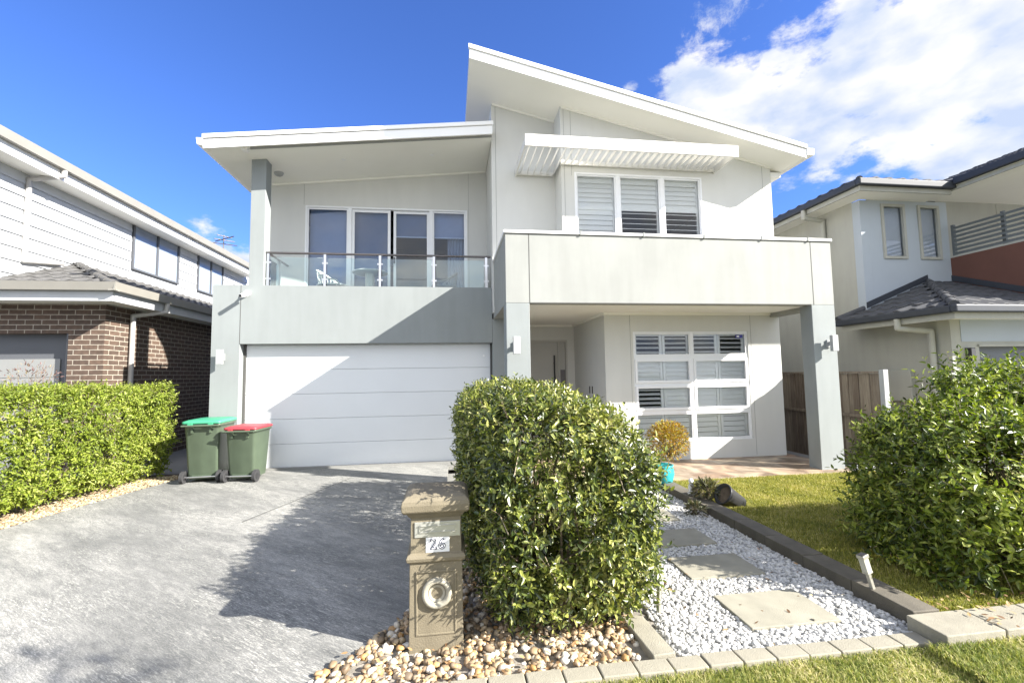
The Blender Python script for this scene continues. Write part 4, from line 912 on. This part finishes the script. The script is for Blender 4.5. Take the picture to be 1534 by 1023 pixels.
# ------------------------------------------------------------------ stones, gravel, mulch
def ico(sub=0):
    import bmesh
    bm = bmesh.new(); bmesh.ops.create_icosphere(bm, subdivisions=sub+1, radius=1); 
    v = np.array([x.co[:] for x in bm.verts]); bm.verts.ensure_lookup_table(); f = np.array([[q.index for q in x.verts] for x in bm.faces]); bm.free(); return v, f
I0 = ico(0); I1 = ico(1)
def stones(name, mat, pts, sizes, base=I1, flat=.6, seed=0, kind='stuff', jit=.12):
    rng = np.random.default_rng(seed); v, f = base; n = len(pts); k = len(v)
    sc = sizes[:, None]*np.stack([rng.uniform(.8, 1.25, n), rng.uniform(.7, 1.05, n), rng.uniform(flat*.75, flat*1.2, n)], 1)
    an = rng.random(n)*6.28; tl = rng.normal(0, .35, n); ca, sa, ct, st = np.cos(an), np.sin(an), np.cos(tl), np.sin(tl)
    W_ = v[None]*(1+rng.normal(0, jit, (n, k, 1)))*sc[:, None]
    x = W_[..., 0]; y = W_[..., 1]; z = W_[..., 2]
    y2 = y*ct[:, None]-z*st[:, None]; z2 = y*st[:, None]+z*ct[:, None]
    X = x*ca[:, None]-y2*sa[:, None]+pts[:, 0:1]; Y_ = x*sa[:, None]+y2*ca[:, None]+pts[:, 1:2]; Z = z2+pts[:, 2:3]
    V_ = np.stack([X, Y_, Z], -1).reshape(-1, 3); F = (f[None]+(np.arange(n)*k)[:, None, None]).reshape(-1, 3)
    o = np_mesh(name, V_, F, mat, None, True); return tag(o, kind=kind)
def inpoly(P, poly):
    x, y = P[:, 0], P[:, 1]; r = np.zeros(len(P), bool); n = len(poly)
    for i in range(n):
        (x1, y1), (x2, y2) = poly[i], poly[(i+1) % n]
        c = ((y1 > y) != (y2 > y)) & (x < (x2-x1)*(y-y1)/(y2-y1+1e-12)+x1); r ^= c
    return r
def scatter(n, box, poly, rng):
    P = np.stack([rng.uniform(box[0], box[1], n), rng.uniform(box[2], box[3], n)], 1); return P[inpoly(P, poly)]
rng = np.random.default_rng(21)
gp = [(1.27, 2.50), (2.85, 2.50), (2.85, 6.1), (1.5, 6.1), (1.3, 3.0)]
SL = [(1.84, 2.46, 2.68, 3.10), (1.83, 2.45, 3.37, 3.77), (1.83, 2.45, 4.02, 4.42), (1.83, 2.45, 4.70, 5.10)]
P = scatter(26000, (1.2, 2.86, 2.5, 6.1), gp, rng)
for a, b, c, d in SL: P = P[~((P[:, 0] > a+.005) & (P[:, 0] < b-.005) & (P[:, 1] > c+.005) & (P[:, 1] < d-.005))]
near = P[:, 1] < 3.9; sz = rng.uniform(.010, .019, len(P)); z = rng.uniform(-.002, .012, len(P))
A_ = near; stones('white_gravel', M['wpeb'], np.column_stack([P[A_], z[A_]]), sz[A_], I1, .65, 3)
A_ = ~near; stones('white_gravel', M['wpeb'], np.column_stack([P[A_], z[A_]]), sz[A_]*1.1, I0, .65, 4)
pp_ = [(-.88, 2.47), (-.78, 2.62), (-.52, 2.93), (-.32, 3.22), (-.18, 3.6), (-.08, 4.2), (-.06, 6.3), (.5, 6.3), (.6, 3.5), (1.28, 3.2), (1.14, 2.9), (1.06, 2.50)]
P = scatter(8500, (-.9, 1.3, 2.48, 6.3), pp_, rng); sz = rng.uniform(.012, .028, len(P))
P = P[~((P[:, 0] > -.26) & (P[:, 0] < .08) & (P[:, 1] > 2.82) & (P[:, 1] < 3.12))]; sz = sz[:len(P)]
stones('river_pebbles', M['bpeb'], np.column_stack([P, rng.uniform(0, .022, len(P))]), sz, I1, .7, 5)
# mulch strip on the left
lp = [(-4.38, 8.2), (-4.47, 7.93), (-4.72, 6.9), (-4.93, 5.8), (-5.6, 3.0), (-6.2, 3.0), (-5.5, 6.0), (-5.2, 8.3), (-4.6, 8.4)]
P = scatter(30000, (-6.2, -4.3, 3, 8.4), lp, rng); stones('mulch', M['mulch'], np.column_stack([P, rng.uniform(0, .012, len(P))]), rng.uniform(.010, .024, len(P)), I0, .35, 6)

# dry leaves fallen on the beds and edging
P = np.concatenate([scatter(260, (-.6, 1.3, 2.5, 3.2), pp_, rng), np.column_stack([rng.uniform(3.05, 4.6, 170), rng.uniform(2.33, 2.75, 170)]), scatter(60, (1.2, 2.86, 2.5, 4.2), gp, rng)])
zz_ = np.where(P[:, 0] > 3.0, np.where(P[:, 1] < 2.56, .108, .085), .032); n = len(P)
D = unit(np.column_stack([rng.normal(0, 1, n), rng.normal(0, 1, n), rng.normal(0, .15, n)])); Nn = unit(np.column_stack([rng.normal(0, .3, n), rng.normal(0, .3, n), np.ones(n)]))
V_, F = leaf_mesh(np.column_stack([P, zz_]), D, Nn, rng.uniform(.018, .042, n), .5, .3, -.2)
tag(np_mesh('fallen_leaves', V_, F, island_mat('dry_leaf', [(0, (.10, .05, .02)), (.5, (.28, .16, .07)), (1, (.40, .30, .14))], .7)), kind='stuff')
# stepping stones
for k, ((a, b, c, d), lab) in enumerate(zip(SL, ('sunlit stepping stone nearest the front kerb in the white gravel', 'shaded square stepping stone second from the front kerb',
        'shaded stepping stone third from the front kerb beside the hedge', 'farthest stepping stone, half hidden behind the hedge'))):
    if k > 0: lab = lab
    o = MB().box(a, b, c, d, -.03, .030).build('stepping_stone', M['stone'], None, bevel=.004)
    tag(o, lab, 'stepping stone', 'stepping stones in the white gravel path')
# kerbs: every block an object
def block(name, x0, x1, y0, y1, z0, z1, mat, label, group, bev=.006, rz=0):
    b = MB().box(-(x1-x0)/2, (x1-x0)/2, -(y1-y0)/2, (y1-y0)/2, 0, z1-z0).build(name, mat, None, bevel=bev, seg=2)
    b.location = ((x0+x1)/2, (y0+y1)/2, z0); b.rotation_euler = (random.uniform(-.008, .008), random.uniform(-.008, .008), rz+random.uniform(-.012, .012))
    return tag(b, label, 'kerb block', group)
x = -.42; k = 0
while x < 2.72:
    block('kerb_paver', x+.004, x+.196, 2.385, 2.495, -.08, .032+random.uniform(-.003, .003), M['paver'], 'small concrete paver in the low front kerb along the grass', 'small pavers of the low front kerb'); x += .20; k += 1
x = 2.78; first = True
while x < 5.4:
    block('kerb_paver', x+.003, x+.397, 2.31, 2.545, -.08, .10, M['paver'], 'large rectangular paver in the raised right end of the front kerb', 'large pavers of the raised front kerb'); x += .40
y = 2.56
while y < 6.0:
    block('edging_block', 2.855, 3.045, y+.003, min(y+.447, 6.18), -.08, .10+random.uniform(-.004, .004), M['paverd'], 'dark stone block in the raised edging between lawn and white gravel', 'blocks of the raised lawn edging'); y += .45
block('edging_block', 1.10, 1.235, 2.50, 2.92, -.08, .045, M['paver'], 'short pale edging block between river pebbles and white gravel, pointing back from the front kerb', None, rz=.06)

# ------------------------------------------------------------------ grass
def grass(name, poly, box, n, zb, hmin, hmax, wd, mat, seed, thin=None):
    rng = np.random.default_rng(seed); P = scatter(n, box, poly, rng); n = len(P)
    an = rng.random(n)*6.28; ln = rng.uniform(hmin, hmax, n); be = rng.uniform(.2, 1.0, n)
    d = np.stack([np.cos(an), np.sin(an), np.zeros(n)], 1); s = np.stack([-np.sin(an), np.cos(an), np.zeros(n)], 1)
    b = np.column_stack([P, np.full(n, zb)]); up = np.array([0, 0, 1.])
    w_ = (wd*rng.uniform(.6, 1.2, n))[:, None]; ln = ln[:, None]; be = be[:, None]
    v0 = b-s*w_; v1 = b+s*w_; v2 = b+s*w_*.8+d*ln*be*.35+up*ln*.6; v3 = b-s*w_*.8+d*ln*be*.35+up*ln*.6; v4 = b+d*ln*be*1.0+up*ln*(1-.35*be)
    V_ = np.stack([v0, v1, v2, v3, v4], 1).reshape(-1, 3); i = (np.arange(n)*5)[:, None]
    F = np.concatenate([i+np.array([[0, 1, 2]]), i+np.array([[0, 2, 3]]), i+np.array([[3, 2, 4]])], 1).reshape(-1, 3)
    return tag(np_mesh(name, V_, F, mat), kind='stuff')
grass('front_lawn_grass', [(-.4, 1.2), (5.5, 1.2), (5.5, 2.36), (2.72, 2.36), (2.70, 2.42), (-.4, 2.40)], (-.4, 5.5, 1.5, 2.42), 110000, -.012, .025, .055, .0021, M['grassb'], 31)
grass('front_lawn_grass', [(2.62, 1.2), (6, 1.2), (6, 2.33), (2.66, 2.33)], (2.6, 6, 1.4, 2.34), 60000, .033, .025, .055, .0021, M['grassb'], 33)
grass('lawn_grass', [(3.06, 2.6), (9, 2.6), (9, 5.88), (6.6, 5.88), (6.55, 6.18), (3.06, 6.18)], (3.05, 7.5, 2.6, 6.2), 150000, .055, .02, .042, .0028, M['grass'], 32)

# ------------------------------------------------------------------ letterbox
MBX = empty('letterbox', (-.095, 2.98, 0), 'brown rendered pillar letterbox with number 26 and round paper hole', 'letterbox')
cx, cy = -.095, 2.975; hw = .152
mb = MB()
def sq(h, z, hy=None): hy = h if hy is None else hy; return [(cx-h, cy-hy, z), (cx+h, cy-hy, z), (cx+h, cy+hy, z), (cx-h, cy+hy, z)]
prof = [(.165, -.05), (.160, .02), (.156, .50), (.156, .505), (.172, .515), (.176, .535), (.168, .552), (.152, .558), (.150, .76), (.150, .765), (.160, .775), (.170, .79), (.172, .80)]
mb.loft([sq(h, z) for h, z in prof], True, False)
mb.build('pillar', M['mail'], MBX, bevel=.004)
mb = MB(); cap = [(.188, .80), (.200, .812), (.203, .850), (.198, .872), (.180, .892), (.150, .905), (.11, .912), (.05, .916)]
mb.loft([sq(h, z) for h, z in cap], True, False); mb.build('cap', M['mail'], MBX, bevel=.006, seg=3)
# raised panel moulding on the lower face
fy = cy-.160
fr = MB()
for x0, x1, z0, z1 in ((-.215, -.203, .09, .46), (.013, .025, .09, .46), (-.203, .013, .09, .102)): fr.box(x0, x1, fy-.004, fy+.01, z0, z1)
fr.box(-.203, .013, fy-.004, fy+.01, .448, .46); fr.build('panel_moulding', M['mail'], MBX, bevel=.003)
rg = MB().lathe([(.088, 0), (.088, -.018), (.080, -.028), (.066, -.028), (.056, -.018), (.050, .0), (.046, .01)], (-.09, fy+.004, .33), 32, 'Y'); rg.build('paper_hole_ring', M['ring'], MBX)
MB().lathe([(.049, -.004), (.04, .003), (.02, .005), (0, .006)], (-.09, fy-.001, .33), 32, 'Y').build('hole_back', M['ring'], MBX)
py = cy-.150
sl = MB().box(-.222, .05, py-.008, py, .652, .742).build('slot_plate', M['slot'], MBX, bevel=.002)
s = MB(); frame(s, -.195, .025, .680, .722, py-.013, py-.008, .005); s.build('slot_flap', M['slot'], sl)
npl = MB().box(-.155, -.015, py-.005, py+.002, .563, .650).build('number_plate', M['plate'], MBX)
for body, offs, mt, dy in (('26', .010, 'ink', .0065), ('26', .0, 'plate', .0078)):
    cu_ = bpy.data.curves.new('number', 'FONT'); cu_.body = body; cu_.size = .088; cu_.align_x = 'CENTER'; cu_.align_y = 'CENTER'; cu_.offset = .0024 if mt == 'ink' else -.0022; cu_.extrude = .0008; cu_.space_character = 1.15
    to = bpy.data.objects.new('tmp', cu_); COL.objects.link(to); bpy.context.view_layer.update()
    me = bpy.data.meshes.new_from_object(to); bpy.data.objects.remove(to)
    me.transform(Matrix.Translation(Vector((-.085, py-dy, .6075))-MBX.location) @ Matrix.Rotation(R(90), 4, 'X')); me.materials.clear(); me.materials.append(M[mt])
    o = bpy.data.objects.new('number', me); COL.objects.link(o); o.parent = npl

# ------------------------------------------------------------------ wheelie bins
def rrect(hx, hy, r, z, cx=0, cy=0, n=4):
    pts = []
    for sx, sy, a0 in ((1, -1, -90), (1, 1, 0), (-1, 1, 90), (-1, -1, 180)):
        for i in range(n+1):
            a = R(a0+90*i/n); pts.append((cx+sx*(hx-r)+r*math.cos(a), cy+sy*(hy-r)+r*math.sin(a), z))
    return pts
def wheelie(x, y, rz, hx, hy, h, lid, label, lidopen=0):
    b = empty('wheelie_bin', (x, y, 0), label, 'bin', 'wheelie bins beside the garage door', rz); b['_local'] = 1
    m = MB().loft([rrect(hx*.80, hy*.74, .04, .05, 0, .02), rrect(hx*.84, hy*.80, .045, .14, 0, .01), rrect(hx*.96, hy*.97, .05, h*.86), rrect(hx*.99, hy*1.0, .05, h*.90), rrect(hx*1.05, hy*1.05, .05, h*.905), rrect(hx*1.05, hy*1.05, .05, h*.945), rrect(hx*.98, hy*.98, .04, h*.945)])
    for sx in (-.5, .5): m.box(sx*hx-.015, sx*hx+.015, -hy*1.06, -hy*.9, h*.80, h*.90)
    m.box(-hx*.55, hx*.55, -hy*.80, -hy*.72, .06, .12)
    m.build('body', M['bin'], b)
    l = MB().loft([rrect(hx*1.08, hy*1.10, .05, h*.948), rrect(hx*1.10, hy*1.12, .055, h*.96), rrect(hx*1.08, hy*1.10, .06, h*.985), rrect(hx*.9, hy*.95, .08, h*1.005), rrect(hx*.4, hy*.4, .08, h*1.012)])
    l.box(-hx*.5, hx*.5, hy*1.08, hy*1.2, h*.955, h*.97)
    for sx in (-.55, .55): l.box(sx*hx-.03, sx*hx+.03, -hy*1.22, -hy*1.05, h*.93, h*.97)
    l.build('lid', lid, b)
    MB().cyl((-hx*1.0, -hy*1.2, h*.92), (hx*1.0, -hy*1.2, h*.92), .016).build('handle', M['bin'], b)
    MB().cyl((-hx*.95, -hy*.84, .09), (hx*.95, -hy*.84, .09), .012).build('axle', M['steel'], b)
    for sx in (-1, 1):
        w_ = MB().cyl((sx*hx*.90, -hy*.84, .095), (sx*(hx*.90+.045), -hy*.84, .095), .095, n=24).build('wheel', M['tyre'], b, bevel=.012)
        MB().cyl((sx*(hx*.90-.004), -hy*.84, .095), (sx*(hx*.90+.05), -hy*.84, .095), .05, n=16).build('hub', M['black'], w_)
    return b
wheelie(-3.90, 8.02-.0, R(3), .26, .30, .97, M['lidg'], 'taller dark green wheelie bin with a bright green lid, next to the hedge')
wheelie(-3.27, 7.92, R(-4), .235, .27, .86, M['lidr'], 'shorter dark green wheelie bin with a red lid, beside the white garage door')

# ------------------------------------------------------------------ solar stake lights
def stake(x, y, h, lean, rz, label):
    b = empty('stake_light', (x, y, 0), label, 'garden light', 'solar stake lights along the gravel path', rz); b['_local'] = 1; b.rotation_euler = (lean[0], lean[1], rz)
    MB().box(-.012, .012, -.012, .012, -.03, h*.62).build('stake', M['stake'], b, bevel=.002)
    hd = MB().box(-.024, .024, -.022, .022, h*.62, h*.66).box(-.028, .028, -.026, .026, h*.93, h).build('lamp_head', M['stake'], b, bevel=.003)
    MB().box(-.022, .022, -.020, .020, h*.66, h*.93).build('lens', M['lens'], hd)
    MB().box(-.022, .022, -.02, .02, h, h+.003).build('solar_panel', M['black'], hd)
stake(2.91, 2.86, .345, (R(-4), R(-14), 0), R(10), 'steel solar stake light leaning left in front of the raised stone edging')
stake(1.37, 2.98, .27, (0, R(6), 0), R(30), 'pale solar stake light at the right side of the centre hedge')

# ------------------------------------------------------------------ balcony furniture
def chair(x, y, rz, mat, label):
    b = empty('balcony_chair', (x, y, 2.95), label, 'chair', 'chairs on the balcony', rz); b['_local'] = 1
    t = np.linspace(0, math.pi, 14)
    pts = [(.27*math.cos(a), .26*math.sin(a), .52+.20*math.sin(a)) for a in t]
    b_ = MB().path([(.27, -.27, .40)]+[(.27, -.22, .47)]+[Vector(p) for p in pts]+[(-.27, -.22, .47), (-.27, -.27, .40)], .016, 8); b_.build('arm_rail', mat, b)
    bk = MB(); 
    for i in range(1, len(pts)-1): bk.cyl(pts[i], (pts[i][0]*.85, pts[i][1]*.85, .42), .008, n=6)
    bk.build('backrest', mat, b)
    MB().cyl((0, 0, .40), (0, 0, .43), .26, n=24).build('seat', mat, b)
    for sx in (-1, 1):
        for sy in (-1, 1): MB().cyl((sx*.19, sy*.19, .40), (sx*.25, sy*.25, 0), .014, .012, n=8).build('leg', mat, b)
M['chair'] = paint('white_resin', (.7, .7, .68), .4); M['chairg'] = paint('grey_resin', (.22, .23, .24), .5)
chair(-2.28, 8.95, R(80), M['chair'], 'white tub chair behind the left end of the glass balustrade')
chair(-.12, 9.0, R(-80), M['chairg'], 'grey tub chair near the right end of the balcony')
TB = empty('balcony_table', (-1.56, 8.95, 2.95), 'round white pedestal table on the balcony', 'table')
MB().lathe([(0, .665), (.32, .665), (.34, .68), (.32, .70), (0, .70)], (-1.56, 8.95, 2.95), 32).build('table_top', M['chair'], TB)
MB().lathe([(.13, 0), (.10, .05), (.085, .3), (.09, .665)], (-1.56, 8.95, 2.95), 20).build('pedestal', M['chair'], TB)
